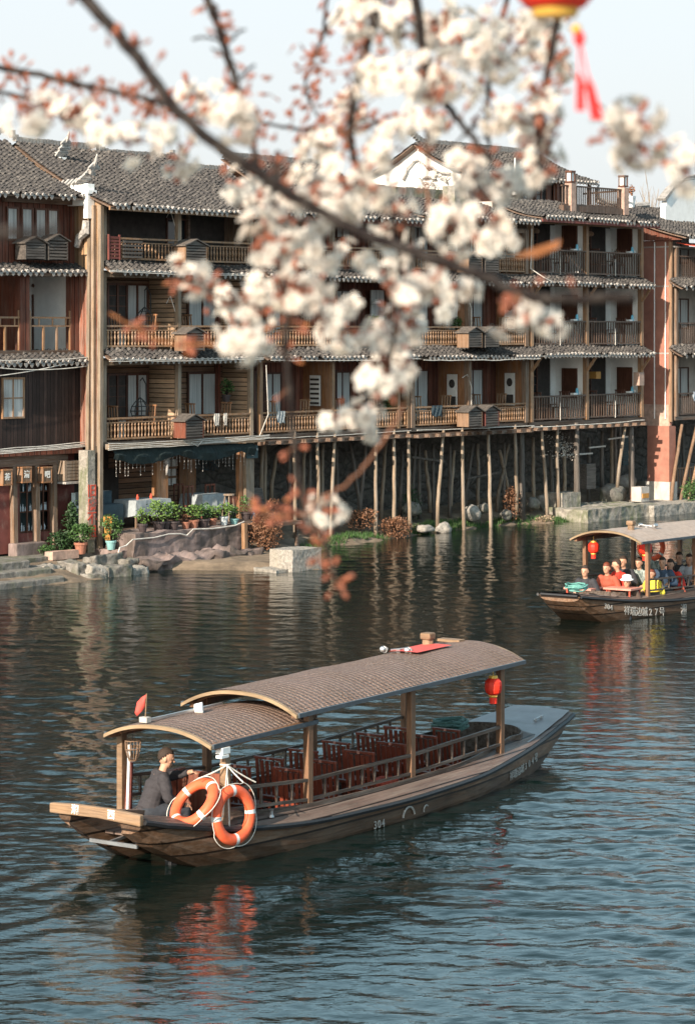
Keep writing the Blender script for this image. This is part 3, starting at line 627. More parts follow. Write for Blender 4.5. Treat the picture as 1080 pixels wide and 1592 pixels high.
# white horse-head walls with upswept eaves
def horsehead(par, t, v0, v1, z0, z1, tip):
    mb = MB(); mb.box(t-.11, t+.11, v0, v1, z0, z1); w_ = mb.build('gable_wall', 'plaster', par)
    mb = MB(); mb.box(t-.12, t+.12, v0-.05, v0+.12, z0-.35, z1+.02); mb.box(t-.16, t+.16, v0-.10, v0+.16, z1-.25, z1-.15); mb.build('corner_pier', 'plaster', w_)
    mb = MB(); n = 14
    for i in range(n):
        a = i/(n-1); v = v0-.15+(v1-v0+.15)*a; z = z1+.02+.42*tip*max(0, 1-a*2.6)**2
        mb.prism([(t-.2, v-.05, z), (t, v-.05, z+.16), (t+.2, v-.05, z)], (0, .075, 0)); mb.tube([(t-.2, v, z-.02), (t+.2, v, z-.02)], .03, 6)
    mb.tube([(t, v0-.02, z1+.3*tip), (t, v0-.2, z1+.55*tip), (t, v0-.28, z1+.8*tip)], [.09, .06, .02], 6)
    mb.build('upswept_eave', 'lime', w_); return w_
horsehead(A, tA1-.17, vA-.75, vA+1.2, 9.6, 10.15, 1); horsehead(A, T(70, 3), 2.3, 3.1, 10.7, 11.0, .9)
mb = MB(); mb.tube([(tA1-.17, vA-.62, 9.2), (tA1-.17, vA-.6, 8.9), (tA1-.17, vA-.35, 8.75), (tA1-.17, vA-.25, 8.5)], [.1, .13, .11, .08], 8); mb.build('corbel', 'lime', A)

# ================================================================== house C and D: russet timber on stilts
def stilt(par, px0, py0, px1, py1, v=0., r=.055, mat='wood_pole', wob=.014):
    """pole from its top (px0, py0) to its foot (px1, py1), standing at depth v"""
    a = Vector((T(px0, v), v, ZP(px0, py0, v))); b = Vector((T(px1, v), v, ZP(px1, py1, v)))
    pts = [a.lerp(b, i/6)+Vector((U(-wob, wob), U(-wob, wob), 0)) for i in range(7)]; pts[-1] = pts[-1]+Vector((0, 0, -.35))
    mb = MB(); mb.tube(pts, [r*(.9+.25*i/6) for i in range(7)], 8); return mb.build('stilt', mat, par, smooth=True)
def joists(par, t0, t1, z=3.05):
    mb = MB(); mb.box(t0, t1, -.08, .04, z-.05, z+.09); mb.box(t0, t1, 1.2, 1.32, z-.12, z+.0); n = int((t1-t0)/.55)
    for i in range(n+1): x = t0+(t1-t0)*(i+.3)/(n+.6); mb.bar((x, -.28, z+.02), (x, 2.6, z+.02), .1, .1)
    mb.build('joists', 'wood_beam', par)
def tier(par, t0, t1, z, zc, dep, backmat, sidemat, rail, turned=True, splits=(), postmat='wood_post', ps=.12, rh=.62, ceil='ceiling', gap=.125):
    shell(par, t0, t1, 0, dep, z, zc, backmat)
    xs = [t0+ps/2] + list(splits) + [t1-ps/2]
    for x in xs: post(par, x, z, zc, 0, ps, postmat)
    for x in xs[1:]: partition(par, x, .08, dep, z, zc, sidemat)
    for a, b in zip(xs, xs[1:]): balustrade(par, a+ps/2, b-ps/2, -.03, z, rh, rail, turned, gap)
    mb = MB(); mb.box(t0, t1, -.05, dep+.3, zc, zc+.05); mb.build('ceiling', ceil, par)
    mb = MB(); mb.bar((t0-.02, -.02, zc-.05), (t1+.02, -.02, zc-.05), .09, .11); mb.build('beam', postmat, par)
    return xs
tC0, tC1 = T(402), T(634); tCm = T(516)
Ch = fempty('timber_house', tC0, 0, 0, 'russet timber house on pale stilts behind the hanging blossom, next to the restaurant house', 'house')
for k, z in enumerate(DECK):
    zc = (DECK+(9.75,))[k+1] - .30
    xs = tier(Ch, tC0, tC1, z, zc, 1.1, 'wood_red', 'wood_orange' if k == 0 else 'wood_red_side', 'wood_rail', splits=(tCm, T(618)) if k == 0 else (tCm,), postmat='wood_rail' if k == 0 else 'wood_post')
    for i, (a, b) in enumerate(zip(xs, xs[1:])):
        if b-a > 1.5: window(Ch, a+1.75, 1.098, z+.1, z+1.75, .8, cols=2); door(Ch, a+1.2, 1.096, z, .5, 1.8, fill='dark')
    if k: pent(Ch, tC0-.05, tC1+.05, z-.02, .45, .27, 0)
for t in (T(471, .1), T(592, .5)):
    mb = MB(); mb.box(tCm-.14, tCm-.11, .35, .75, 3.3+.75, 3.3+1.65); mb.build('notice', 'sign_white', Ch); break
mb = MB()     # patterned notice on the plank partition and striped towels
for i in range(6): mb.box(tCm-.16, tCm-.145, .38, .72, 4.1+i*.14, 4.16+i*.14)
mb.build('notice_lines', 'dark', Ch)
mb = MB(); mb.box(T(585, .9)-.3, T(585, .9)+.3, .85, .9, DECK[1]+.3, DECK[1]+1.75); mb.build('curtain', 'curtain', Ch)
tile_roof(Ch, tC0-.1, T(470), -.6, 9.62, 3.0, 11.0); tile_roof(Ch, T(470), tC1+.05, -.6, 9.62, 3.2, 11.45); ridge(Ch, T(470), tC1, 3.25, 11.5, lift=.6); ridge(Ch, tC0, T(470), 3.1, 11.05)
tile_roof(Ch, tC0-.1, tC1+.05, 6.4, 9.7, 3.3, 11.1, name='rear_roof', step=.5, colw=.6)
mb = MB(); mb.bar((tC0-.1, -.55, 9.5), (tC1+.1, -.55, 9.5), .05, .12); mb.build('fascia', 'wood_red', Ch)
mb = MB(); mb.box(tC0, tC1, 5.8, 5.9, 3.2, 9.7); mb.build('rear_wall', 'wood_old', Ch)
joists(Ch, tC0, tC1)
wires(Ch, [sagline((tC0, -.12, 3.2), (tC1, -.12, 3.22), .02, 14, .01), sagline((tC0, -.48, 5.42), (tC1, -.48, 5.42), .03, 14, .015), [(T(425), .1, 3.6), (T(422), .1, 4.3), (T(433), .1, 4.5), (T(438), .1, 3.9)]], .012)
for a in ((457, 670, 459, 838), (493, 672, 497, 830), (521, 668, 512, 850), (584, 668, 584, 836), (612, 668, 613, 822)): stilt(Ch, *a)
for a in ((449, 690, 451, 790), (483, 690, 480, 770), (502, 690, 500, 775), (523, 690, 524, 772), (474, 692, 470, 770), (545, 690, 560, 790), (569, 685, 559, 800), (600, 685, 592, 790), (430, 705, 421, 762), (408, 690, 406, 770), (412, 680, 412, 772), (625, 700, 622, 790)): stilt(Ch, *a, v=1.3, r=.055, mat='wood_pole_dark' if a[0] % 2 else 'wood_pole')

tD0, tD1 = T(636), T(818); tDm = T(727)
D = fempty('timber_house', tD0, 0, 0, 'russet timber house on stilts with paired louvred boxes on its railings', 'house')
for k, z in enumerate(DECK):
    zc = (DECK+(9.85,))[k+1] - .30
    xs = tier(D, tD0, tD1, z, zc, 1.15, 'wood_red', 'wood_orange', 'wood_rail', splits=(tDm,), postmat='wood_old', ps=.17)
    for a, b in zip(xs, xs[1:]):
        window(D, a+1.75, 1.148, z+.1, z+1.75, 1.1, cols=2)
    for t in (tDm-.05, tD1-.12):
        mb = MB(); mb.box(t-.065, t-.04, .35, .75, z+.55, z+1.6); nb = mb.build('notice', 'sign_white', D)
        mb = MB(); mb.ball((t-.07, .55, z+1.3), (.008, .12, .14), 8, 6); mb.box(t-.072, t-.066, .4, .7, z+.62, z+.9); mb.build('notice_print', 'dark', nb)
    if k: pent(D, tD0-.02, tD1+.12, z-.02, .5, .3, 0)
    acbox(D, T(731, -.45), z-.02, v=-.42); acbox(D, T(757, -.45), z-.02, v=-.42, side='red_old' if k == 0 else 'wood_box')
tile_roof(D, tD0-.02, tD1+.0, -.6, 9.80, 3.0, 10.9); tile_roof(D, tD0, tD1, 6.4, 9.7, 3.1, 10.9, name='rear_roof', step=.5, colw=.6)
mb = MB(); mb.box(T(615, 2), T(715, 2), 2.0, 2.2, 10.3, 10.85); mb.box(T(700, 1.6)-.3, T(700, 1.6)+.3, 1.2, 1.7, 10.2, 10.95); mb.build('parapet', 'concrete', D)
mb = MB(); mb.box(tD0, tD1, 5.8, 5.9, 3.2, 9.7); mb.build('rear_wall', 'wood_old', D)
joists(D, tD0, tD1+.1, 3.02)
wires(D, [sagline((tD0, -.3, 3.24), (tD1, -.3, 3.2), .02, 14, .01), sagline((tD0, -.55, 5.38), (tD1, -.55, 5.38), .03, 14, .015)] + [[(tDm-.3, .0, z+1.5), (tDm-.1, -.05, z+1.6), (tDm+.05, -.1, z+1.2), (tDm+.05, -.1, z+.6)] for z in DECK], .015)
for a in ((634, 670, 637, 815), (689, 668, 679, 805), (718, 665, 721, 826), (758, 665, 763, 822), (800, 660, 803, 780)): stilt(D, *a)
stilt(D, 810, 660, 811, 795, 0.2, .09, 'wood_pole_dark')
for a in ((651, 690, 652, 790), (673, 690, 673, 795), (699, 690, 699, 790), (660, 700, 668, 780), (735, 690, 722, 780), (742, 690, 743, 785), (783, 688, 783, 775), (776, 700, 790, 760), (790, 690, 772, 780), (645, 690, 640, 790), (706, 700, 700, 770)): stilt(D, *a, v=1.3, r=.055, mat='wood_pole_dark' if a[0] % 2 else 'wood_pole')
for a, b in (((T(725, 1.2), 1.2, 1.5), (T(775, 1.2), 1.2, 1.62)), ((T(640, 1.2), 1.2, 2.3), (T(690, 1.2), 1.2, 2.1))): mb = MB(); mb.bar(a, b, .06); mb.build('brace', 'wood_pole_dark', D)

# ================================================================== house E: white rooms, dark rails
tE0, tE1 = T(822), T(997); tEm = T(910)
E_ = fempty('timber_house', tE0, 0, 0, 'timber house with white side walls, brown shutters and dark straight railings', 'house')
for k, z in enumerate(DECK):
    zc = (DECK+(10.02,))[k+1] - (.28 if k < 2 else .12)
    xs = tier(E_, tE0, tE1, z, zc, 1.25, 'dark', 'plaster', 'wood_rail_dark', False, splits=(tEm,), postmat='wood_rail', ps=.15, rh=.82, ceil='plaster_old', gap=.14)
    for a, b in zip(xs, xs[1:]):
        door(E_, a+1.62, 1.245, z, .85, 1.8, fill='glass', rows=4, cols=2)
        mb = MB(); mb.box(b-.32, b-.04, 1.22, 1.246, z, zc-.05); mb.build('wall_panel', 'plaster', E_)
        w_ = window(E_, b-.035, .62, z+.72, z+1.72, .62, 't', 1, 1, 'wood_window', 'wood_window')
        # paper lantern lamp
        mb = MB(); mb.lathe([(.05, .08), (.14, .03), (.16, -.03), (.13, -.09), (.04, -.1)], (a+1.1, .6, zc-.3), 10); mb.tube([(a+1.1, .6, zc-.2), (a+1.1, .6, zc)], .008, 4); mb.build('ceiling_lamp', 'wood_box_side', E_)
        mb = MB(); tm = (a+b)/2
        mb.bar((tm, -.07, z+.02), (tm, -.07, z+.6), .02); mb.build('drain_pipe', 'wire', E_)
        mb = MB(); mb.lathe([(.05, 0), (.05, .16), (.03, .22)], (b-.35, .12, z+.84), 8); mb.build('bottle', 'blue_glass', E_)
        mb = MB(); mb.box(b-.62, b-.42, .05, .2, z+.84, z+.9); mb.lathe([(.03, 0), (.04, .1)], (b-.2, .12, z+.84), 6); mb.build('tray', 'white_cloth', E_)
    if k: pent(E_, tE0-.02, tE1+.1, z-.02, .5, .27, 0)
    for x in xs: mb = MB(); mb.bar((x, -.05, zc-.55), (x+.02, -.45, zc-.02), .06, .08); mb.build('bracket', 'wood_rail', E_) if k < 2 else None
tile_roof(E_, tE0-.15, tE1+.15, -.65, 9.98, 1.4, 10.62, step=.13)
mb = MB(); mb.bar((tE0-.15, -.62, 9.86), (tE1+.15, -.62, 9.86), .08, .09); mb.build('fascia', 'red_old', E_)
mb = MB(); mb.box(tE0-.07, tE0+.0, .05, 6, 3.2, 10.0); mb.build('side_wall', 'wood_old', E_)
mb = MB(); mb.box(tE0, tE1, 5.8, 5.9, 3.2, 10.4); mb.box(tE0, tE1, 1.5, 6, 10.3, 10.55); mb.build('rear_wall', 'plaster_old', E_)
joists(E_, tE0, tE1, 3.05)
wires(E_, [[(tE0+.0, -.1, 9.6), (tE0-.06, -.1, 8.3), (tE0+.15, -.5, 8.0), (tE0+.6, -.55, 7.85)], sagline((tE0, -.5, 5.45), (tE1, -.5, 5.45), .02, 12, .01), sagline((tE0, -.1, 3.15), (tE1, -.1, 3.2), .04, 12, .01)], .018)
for a in ((841, 661, 851, 800), (865, 661, 868, 802), (971, 660, 959, 742)): stilt(E_, *a)
stilt(E_, 895, 657, 897, 815, 0, .10, 'wood_pole_dark'); stilt(E_, 980, 657, 981, 780, 0.1, .10, 'wood_pole_dark')
for a in ((828, 680, 829, 780), (876, 690, 878, 770), (915, 680, 914, 770), (935, 670, 935, 770), (950, 665, 950, 760), (955, 665, 956, 760), (963, 662, 962, 740), (855, 700, 858, 770)): stilt(E_, *a, v=1.1, r=.06, mat='wood_pole_dark' if a[0] % 2 else 'wood_pole')
for a, b in (((T(858, .6), .6, 2.1), (T(920, .6), .6, 2.1)), ((T(945, .6), .6, 2.55), (T(975, .6), .6, 2.6)), ((T(915, .6), .6, 2.3), (T(940, .6), .6, 2.32))): mb = MB(); mb.bar(a, b, .05); mb.build('brace', 'plaster_old', E_)
# roof terrace with dark balustrade and lamp piers
te0, te1 = T(872, .6), T(972, .6)
balustrade(E_, te0, te1, .6, 10.45, .72, 'wood_rail_dark', False, .12)
mb = MB(); mb.bar((te1, .62, 11.17), (te1+.9, 3.0, 11.17), .06); mb.box(te0, te1, .5, .7, 10.3, 10.5)
mb.build('terrace_curb', 'wood_rail_dark', E_)
for px in (886, 968):
    tt = T(px, .6); mb = MB(); mb.box(tt-.14, tt+.14, .46, .74, 10.3, 11.25); pr = mb.build('brick_pier', 'brick_pale', E_)
    mb = MB(); mb.box(tt-.13, tt+.13, .47, .73, 11.27, 11.32); mb.box(tt-.13, tt+.13, .47, .73, 11.62, 11.68); [mb.box(tt+a, tt+a+.03, .6+b, .6+b+.03, 11.32, 11.62) for a in (-.12, .09) for b in (-.12, .09)]; lf = mb.build('lamp', 'wood_window', pr)
    mb = MB(); mb.box(tt-.085, tt+.085, .515, .685, 11.33, 11.61); mb.build('lamp_glass', 'sign_white', lf)

# ================================================================== house G: red wall, right edge
tG0 = T(1046, -.45); tG1 = tG0+9; vG = -.45
G = fempty('timber_house', tG0, vG, 0, 'brick-red rendered house with a lit side wall at the right edge', 'house')
mb = MB(); mb.box(tG0-.0, tG0+.12, vG+.12, 3.8, 3.0, 9.45); mb.build('side_wall', 'red_wall', G)
mb = MB(); mb.box(tG0-.09, tG0-.0, vG+.02, vG+.14, 3.1, 9.4); mb.build('post', 'wood_box_side', G)
mb = MB(); mb.box(tG0-.02, tG0+.1, vG+.14, 1.0, 2.95, 3.7); mb.build('plinth_boards', 'brick_pale', G)
mb = MB(); mb.box(tG0-.12, tG0+.3, vG+.1, vG+1.0, .25, 2.95); mb.build('brick_pier', 'red_wall', G)
mb = MB(); mb.box(tG0-.16, tG0+.34, vG+.06, vG+1.05, .2, 1.0); mb.build('pier_base', 'plaster_old', G)
mb = MB()
for v in (vG+.75, vG+.3): mb = MB(); mb.tube([(tG0-.04, v, 9.4), (tG0-.04, v+.01, 6.2), (tG0-.05, v, 3.2)], .022, 6); mb.build('drain_pipe', 'white_paint', G)
for k, z in enumerate(DECK):
    z0 = z - .02; zc = (DECK+(9.5,))[k+1] - .3
    sh_v = vG
    mb = MB(); mb.box(tG0+.12, tG1, vG, vG+2.2, z0-.13, z0); mb.build('floor_slab', 'wood_beam', G)
    mb = MB(); mb.box(tG0+.12, tG1, vG+1.2, vG+1.3, z0, zc); mb.build('wall', 'plaster_old', G)
    for x in (tG0+.18, tG0+3.4, tG0+6.6): post(G, x, z0, zc, vG+.02, .14, 'wood_old')
    balustrade(G, tG0+.3, tG0+3.3, vG, z0, .8, 'wood_rail_dark', False, .13); balustrade(G, tG0+3.5, tG0+6.5, vG, z0, .8, 'wood_rail_dark', False, .13)
    door(G, tG0+1.1, vG+1.195, z0, .9, 1.8, fill='glass'); window(G, tG0+2.3, vG+1.195, z0+.6, z0+1.7, 1.1); partition(G, tG0+3.4, vG+.1, vG+1.2, z0, zc, 'plaster')
    mb = MB(); mb.box(tG0, tG1, vG-.04, vG+1.4, zc, zc+.05); mb.build('ceiling', 'plaster_old', G)
    if k: pent(G, tG0-.25, tG1, z0-.02, .55, .3, vG)
mb = MB(); mb.prism([(tG0+.1, vG-.05, 9.35), (tG0+4, vG-.05, 9.35), (tG0+4, vG-.9, 9.2), (tG0+.1, vG-.9, 9.2)], (0, 0, .03)); mb.build('awning', 'red_paint', G)
tile_roof(G, tG0-.35, tG1, vG-.75, 9.55, 2.2, 10.75); mb = MB(); mb.prism([(tG0-.2, vG-.5, 9.45), (tG0-.2, 4, 9.45), (tG0-.2, 2.2, 10.6)], (.1, 0, 0)); mb.build('gable', 'wood_red', G)
mb = MB(); mb.tube([(tG0-.35, 2.5, 10.95), (tG0+.2, 2.3, 10.80), (tG0+1.2, 2.2, 10.75), (tG0+2.4, 2.2, 10.85)], [.13, .13, .14, .14], 8); mb.tube([(tG0-.3, 2.5, 11.05), (tG0-.4, 2.5, 11.3), (tG0-.3, 2.45, 11.5)], [.1, .07, .02], 6); mb.build('ridge', 'lime', G)
mb = MB()
P = [(tG0+1.6, 0.9, 10.2), (tG0+1.6, .9, 10.7), (tG0+1.75, .9, 11.0), (tG0+2.2, .9, 11.35), (tG0+2.9, .9, 11.7), (tG0+6, .9, 12.2), (tG0+6, .9, 10.2)]
mb.prism(P, (0, .22, 0)); gw = mb.build('gable_wall', 'plaster', G)
mb = MB(); [mb.bar(a, b, .34, .1) for a, b in (((tG0+1.5, 1, 10.98), (tG0+2.1, 1, 11.42)), ((tG0+2.1, 1, 11.42), (tG0+2.9, 1, 11.80)), ((tG0+2.9, 1, 11.80), (tG0+6, 1, 12.3)))]; mb.build('gable_coping', 'tile_ridge', gw)
for a in ((1019+40, 660, 1040, 790), (1082, 660, 1052, 800), (1095, 668, 1066, 790), (1110, 665, 1080, 800)): stilt(G, *a, v=vG, r=.06, mat='wood_box_side')
for a in ((1030, 665, 1032, 770), (1060, 665, 1062, 770), (1090, 665, 1090, 770)): stilt(G, *a, v=1.0, r=.06, mat='wood_pole_dark')
mb = MB(); tq = T(1050, .3); mb.box(tG0+.4, tG0+4, .4, .5, 0.5, 1.3); mb.build('under_wall', 'concrete_dirty', G)
balustrade(G, tG0+.35, tG0+3.2, .0, .62, .8, 'wood_box_side', False, .16)

# ================================================================== upper house behind the roofs, with a timber gable
tH0, tH1 = T(741, 2.4), T(918, 2.6)
Hh = fempty('timber_house', tH0, 2.5, 10, 'white gabled house with twisted vine wood, rising above the roofs', 'house')
mb = MB(); mb.prism([(tH0+.05, 2.9, 9.8), (tH0+.05, 7.1, 9.8), (tH0+.05, 7.1, 11.6), (tH0+.05, 4.9, 12.55), (tH0+.05, 2.9, 11.65)], (.12, 0, 0)); mb.build('gable_wall', 'plaster', Hh)
mb = MB(); mb.box(tH0+.2, tH1-2.0, 2.9, 3.0, 9.8, 11.6); mb.build('wall', 'wood_window', Hh)
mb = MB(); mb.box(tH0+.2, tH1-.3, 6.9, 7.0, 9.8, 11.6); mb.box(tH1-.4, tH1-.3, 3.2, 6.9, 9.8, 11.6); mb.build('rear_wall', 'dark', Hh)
tile_roof(Hh, tH0-.25, tH1+.15, 2.35, 11.52, 4.85, 12.62); tile_roof(Hh, tH0-.25, tH1+.15, 7.5, 11.52, 4.95, 12.62, name='rear_roof', step=.5, colw=.6); ridge(Hh, tH0-.5, tH1, 4.9, 12.68, lift=1.2)
for t in (tH1-.1, tH1-1.1, tH1-2.1): post(Hh, t, 10.4, 11.5, 2.6, .1, 'wood_window')
for t in (tH1-1.6, tH1-2.7, tH1-3.8): window(Hh, t, 2.88, 10.7, 11.4, .7, fill='glass')
mb = MB(); random.seed(11)
for i in range(20):
    v = U(2.95, 5.6); z = U(10.3, 11.7); pts = [(tH0-.02, v, z)]
    for q in range(6): v += U(-.32, .28); z += U(-.22, .26); pts.append((tH0-.03-U(0, .06), max(2.85, min(6.5, v)), max(10.1, min(12.1-abs(v-4.9)*.45, z))))
    mb.tube(pts, [.055, .05, .045, .04, .035, .03, .02], 5)
mb.build('vine_wood', 'lime', Hh, smooth=True)
mb = MB(); tt = T(800, 2.3); mb.lathe([(.03, 1.25), (.05, .8), (.10, .3), (.14, 0), (.02, -.02)], (tt, 2.3, 10.9), 8, .7); fbuild(mb, 'folded_parasol', 'sign_white', tt, 2.3, 10.9, label='folded cream parasol standing on the roof terrace before the upper house', cat='parasol')
# ------------------------------------------------------------------ walls and terraces of the bank
random.seed(21)
def rough_block(name, t0, t1, v0, v1, z0, z1, mat, label, cat, group=None, amp=.03, seed=0, res=.12):
    bm = bmesh.new(); bmesh.ops.create_cube(bm, size=1)
    for v in bm.verts: v.co = Vector((t0 if v.co.x < 0 else t1, v0 if v.co.y < 0 else v1, z0 if v.co.z < 0 else z1))
    L = max(t1-t0, v1-v0, z1-z0); cuts = max(1, min(26, int(L/res)))
    bmesh.ops.subdivide_edges(bm, edges=bm.edges[:], cuts=cuts, use_grid_fill=True)
    for v in bm.verts:
        q = v.co*2.1 + Vector((seed, seed*.7, 0)); v.co += Vector((MN.noise(q), MN.noise(q+Vector((9, 0, 0))), MN.noise(q+Vector((0, 9, 0)))))*amp + Vector((MN.noise(q*3.1), MN.noise(q*3.3), MN.noise(q*3.7)))*amp*.5
    mb = MB(); bm.verts.index_update(); mb.add([v.co for v in bm.verts], [[x.index for x in f.verts] for f in bm.faces]); bm.free()
    return fbuild(mb, name, mat, (t0+t1)/2, (v0+v1)/2, z0, smooth=amp > .06, label=label, cat=cat, group=group)
def boulder(px, py, r, label, sq=.75, seed=0, mat='stone', v=None, cat='boulder', group=None):
    bm = bmesh.new(); bmesh.ops.create_icosphere(bm, subdivisions=3, radius=1)
    for w_ in bm.verts:
        q = w_.co*1.3+Vector((seed*3.1, 0, 0)); k = 1+.35*MN.noise(q)+.12*MN.noise(q*3); w_.co = Vector((w_.co.x*r*k*1.15, w_.co.y*r*k*.8, w_.co.z*r*k*sq))
    t, z = T(px, v), ZP(px, py, v); bm.verts.index_update(); mb = MB(); mb.add([x.co+Vector((t, v, z)) for x in bm.verts], [[x.index for x in f.verts] for f in bm.faces]); bm.free()
    return fbuild(mb, 'boulder', mat, t, v, z-r*.5, smooth=True, label=label, cat=cat, group=group)
rough_block('retaining_wall', T(208, -1.25), T(386, -1.25), -1.3, -.2, -.1, .93, 'concrete_dirty', 'stained concrete retaining wall under the restaurant terrace', 'wall', amp=.05)
rough_block('stone_footing', T(212, -1.7), T(392, -1.6), -2.0, -1.25, -.3, .30, 'concrete_dirty', 'rough rocky footing below the stained terrace wall', 'rock', amp=.22, seed=4)
rough_block('retaining_wall', tB0-.3, T(206, -1.0), -1.0, .3, -.1, .50, 'concrete_dirty', 'low stepped concrete wall under the potted shrub beside the corner poles', 'wall', amp=.05, seed=2)
rough_block('retaining_wall', tA0, tA1+.1, vA-1.0, vA+.5, -.3, .40, 'stone', 'low stone ledge running along the foot of the red shop front', 'wall', amp=.04, seed=3)
rough_block('planter_wall', T(72, vA-.9), T(142, -.6), vA-1.15, vA-.85, .3, .52, 'brick_pale', 'low brick edging of the planting bed beside the red shop', 'planter', amp=.015)
mb = MB(); mb.box(tC0-.3, tG0+9, 2.7, 3.1, -.2, 3.2); fbuild(mb, 'stone_wall', 'rubble', tC0, 2.7, 0, label='dark rubble stone wall behind the forest of stilts', cat='wall')
# stone steps by the water at the left edge: three treads coming down from the paving
st = fempty('stone_steps', T(30, -1.5), -1.5, 0, 'worn grey stone steps leading down to the river at the left edge', 'steps')
for i, (px, v0, z) in enumerate(((56, -.75, .33), (90, -1.25, .15), (110, -1.85, -.02))):
    mb = MB(); t1 = T(px, v0-.5); mb.prism([(tA0-3, v0-.55, z-.25), (t1-.25, v0-.55, z-.25), (t1, v0-.2, z-.25), (t1, .5, z-.25), (tA0-3, .5, z-.25)], (0, 0, .42-.0)); mb.build('step', 'stone', st, bevel=.025)
for i, (a, b, v0, v1, z) in enumerate(((70, 96, -1.5, -.9, .33), (98, 118, -1.55, -.9, .3), (122, 140, -2.0, -1.2, .42), (142, 168, -2.2, -1.5, .30), (140, 166, -2.35, -1.7, .12), (170, 204, -2.3, -1.6, .24), (206, 232, -2.3, -1.7, .18), (150, 190, -1.5, -1.0, .44), (196, 214, -1.8, -1.2, .34))):
    rough_block('edge_stone', T(a, v0), T(b, v0), v0, v1, -.3, z, 'stone' if i % 3 else 'granite', ['mossy kerb stone nearest the steps', 'kerb stone second from the steps', 'upright mossy stone at the bend of the bank', 'flat quay stone below the red notice pier', 'lower quay stone at the waterline under the notice pier', 'pale broken slab at the water under the potted shrub', 'small pale slab at the right end of the broken quay', 'flat stone lying in front of the corner poles', 'short stone beside the stepped wall'][i], 'stone', amp=.085, seed=i*3, res=.07)
# granite block on the spit, concrete platform by the red house
gx = T(428, -4.2); rough_block('granite_block', T(428, -4.3), T(428, -4.3)+1.15, -4.9, -4.1, -.1, .56, 'granite', 'big pale rectangular granite block standing on the mud spit', 'stone block', amp=.018, res=.08)
rough_block('mooring_slab', T(400, -4.1), T(455, -4.5), -4.75, -4.0, -.2, .08, 'granite', 'thin flat slab lying on the mud left of the granite block', 'stone', amp=.05, seed=8)
rough_block('concrete_landing', T(902, -1.0), T(1000, -.8), -1.3, .9, -.4, .42, 'concrete', 'mossy concrete landing under the white house beside the red pier', 'landing', amp=.05, seed=5)
rough_block('concrete_landing', T(1004, -1.2), T(1100, -1), -1.5, .3, -.4, .36, 'granite', 'pale stone quay edge at the right border behind the far boat', 'landing', amp=.04, seed=6)
rough_block('concrete_block', T(858, .3), T(886, .3), -.1, .5, .0, .9, 'concrete', 'square concrete footing among the stilts under the white house', 'block', amp=.03, seed=7)
for i, (px, py, r, v, l) in enumerate(((93, 0, 0, 0, ''), (733, 797, .32, .3, 'round pale boulder at the foot of the stilts'), (752, 790, .22, .4, 'small boulder right of the round pale one'), (640, 792, .3, .9, 'grey boulder in the shade between two pale stilts'), (660, 822, .30, -.1, 'long pale rock at the waterline'), (690, 822, .26, -.1, 'flat pale rock touching the water'), (500, 815, .28, .2, 'square grey rock behind the granite block'), (829, 783, .25, .4, 'boulder under the white house beside a leaning stilt'), (846, 780, .35, .6, 'dark boulder behind the leaning stilt'), (951, 770, .5, .5, 'large grey boulder on the concrete landing'), (972, 752, .42, 1.0, 'brownish rock behind the large grey boulder'), (786, 800, .2, .2, 'small rock beside the dry russet bush'))[1:]):
    boulder(px, py, r, l, .8 if i != 3 else .45, i, 'granite' if i in (0, 3, 4) else 'stone', v)
# ------------------------------------------------------------------ plants
def plant(name, t, v, z, r, n, size, mat, label, cat='plant', pot=None, stem=True, group=None, hgt=None, flat=.6):
    root = fempty(name, t, v, z, label, cat, group); h0 = 0
    if pot:
        pm, pr, ph = pot; mb = MB(); mb.lathe([(pr*.7, 0), (pr*.95, ph*.8), (pr*1.08, ph*.8), (pr*1.08, ph), (pr*.9, ph), (pr*.88, ph-.03)], (t, v, z), 14); mb.build('pot', pm, root, smooth=False); h0 = ph
    mb = MB(); hh_ = hgt or r[2]
    for i in range(7 if stem else 0):
        a = U(0, 6.28); q = U(.2, .8); mb.tube([(t+.01*i, v, z+h0-.04), (t+r[0]*q*.4*cos(a), v+r[1]*q*.4*sin(a), z+h0+hh_*.6), (t+r[0]*q*cos(a), v+r[1]*q*sin(a), z+h0+hh_*U(1., 1.7))], [.012, .009, .004], 4)
    if stem: mb.build('stem', 'bark', root)
    mb = MB(); mb.leafcloud((t, v, z+h0+hh_), r, n, size, flat); 
    for _ in range(3): mb.leafcloud((t+U(-.5, .5)*r[0], v+U(-.5, .5)*r[1], z+h0+hh_+U(-.2, .7)*r[2]), tuple(x*.55 for x in r), n//4, size, flat)
    mb.build('foliage', mat, root); return root
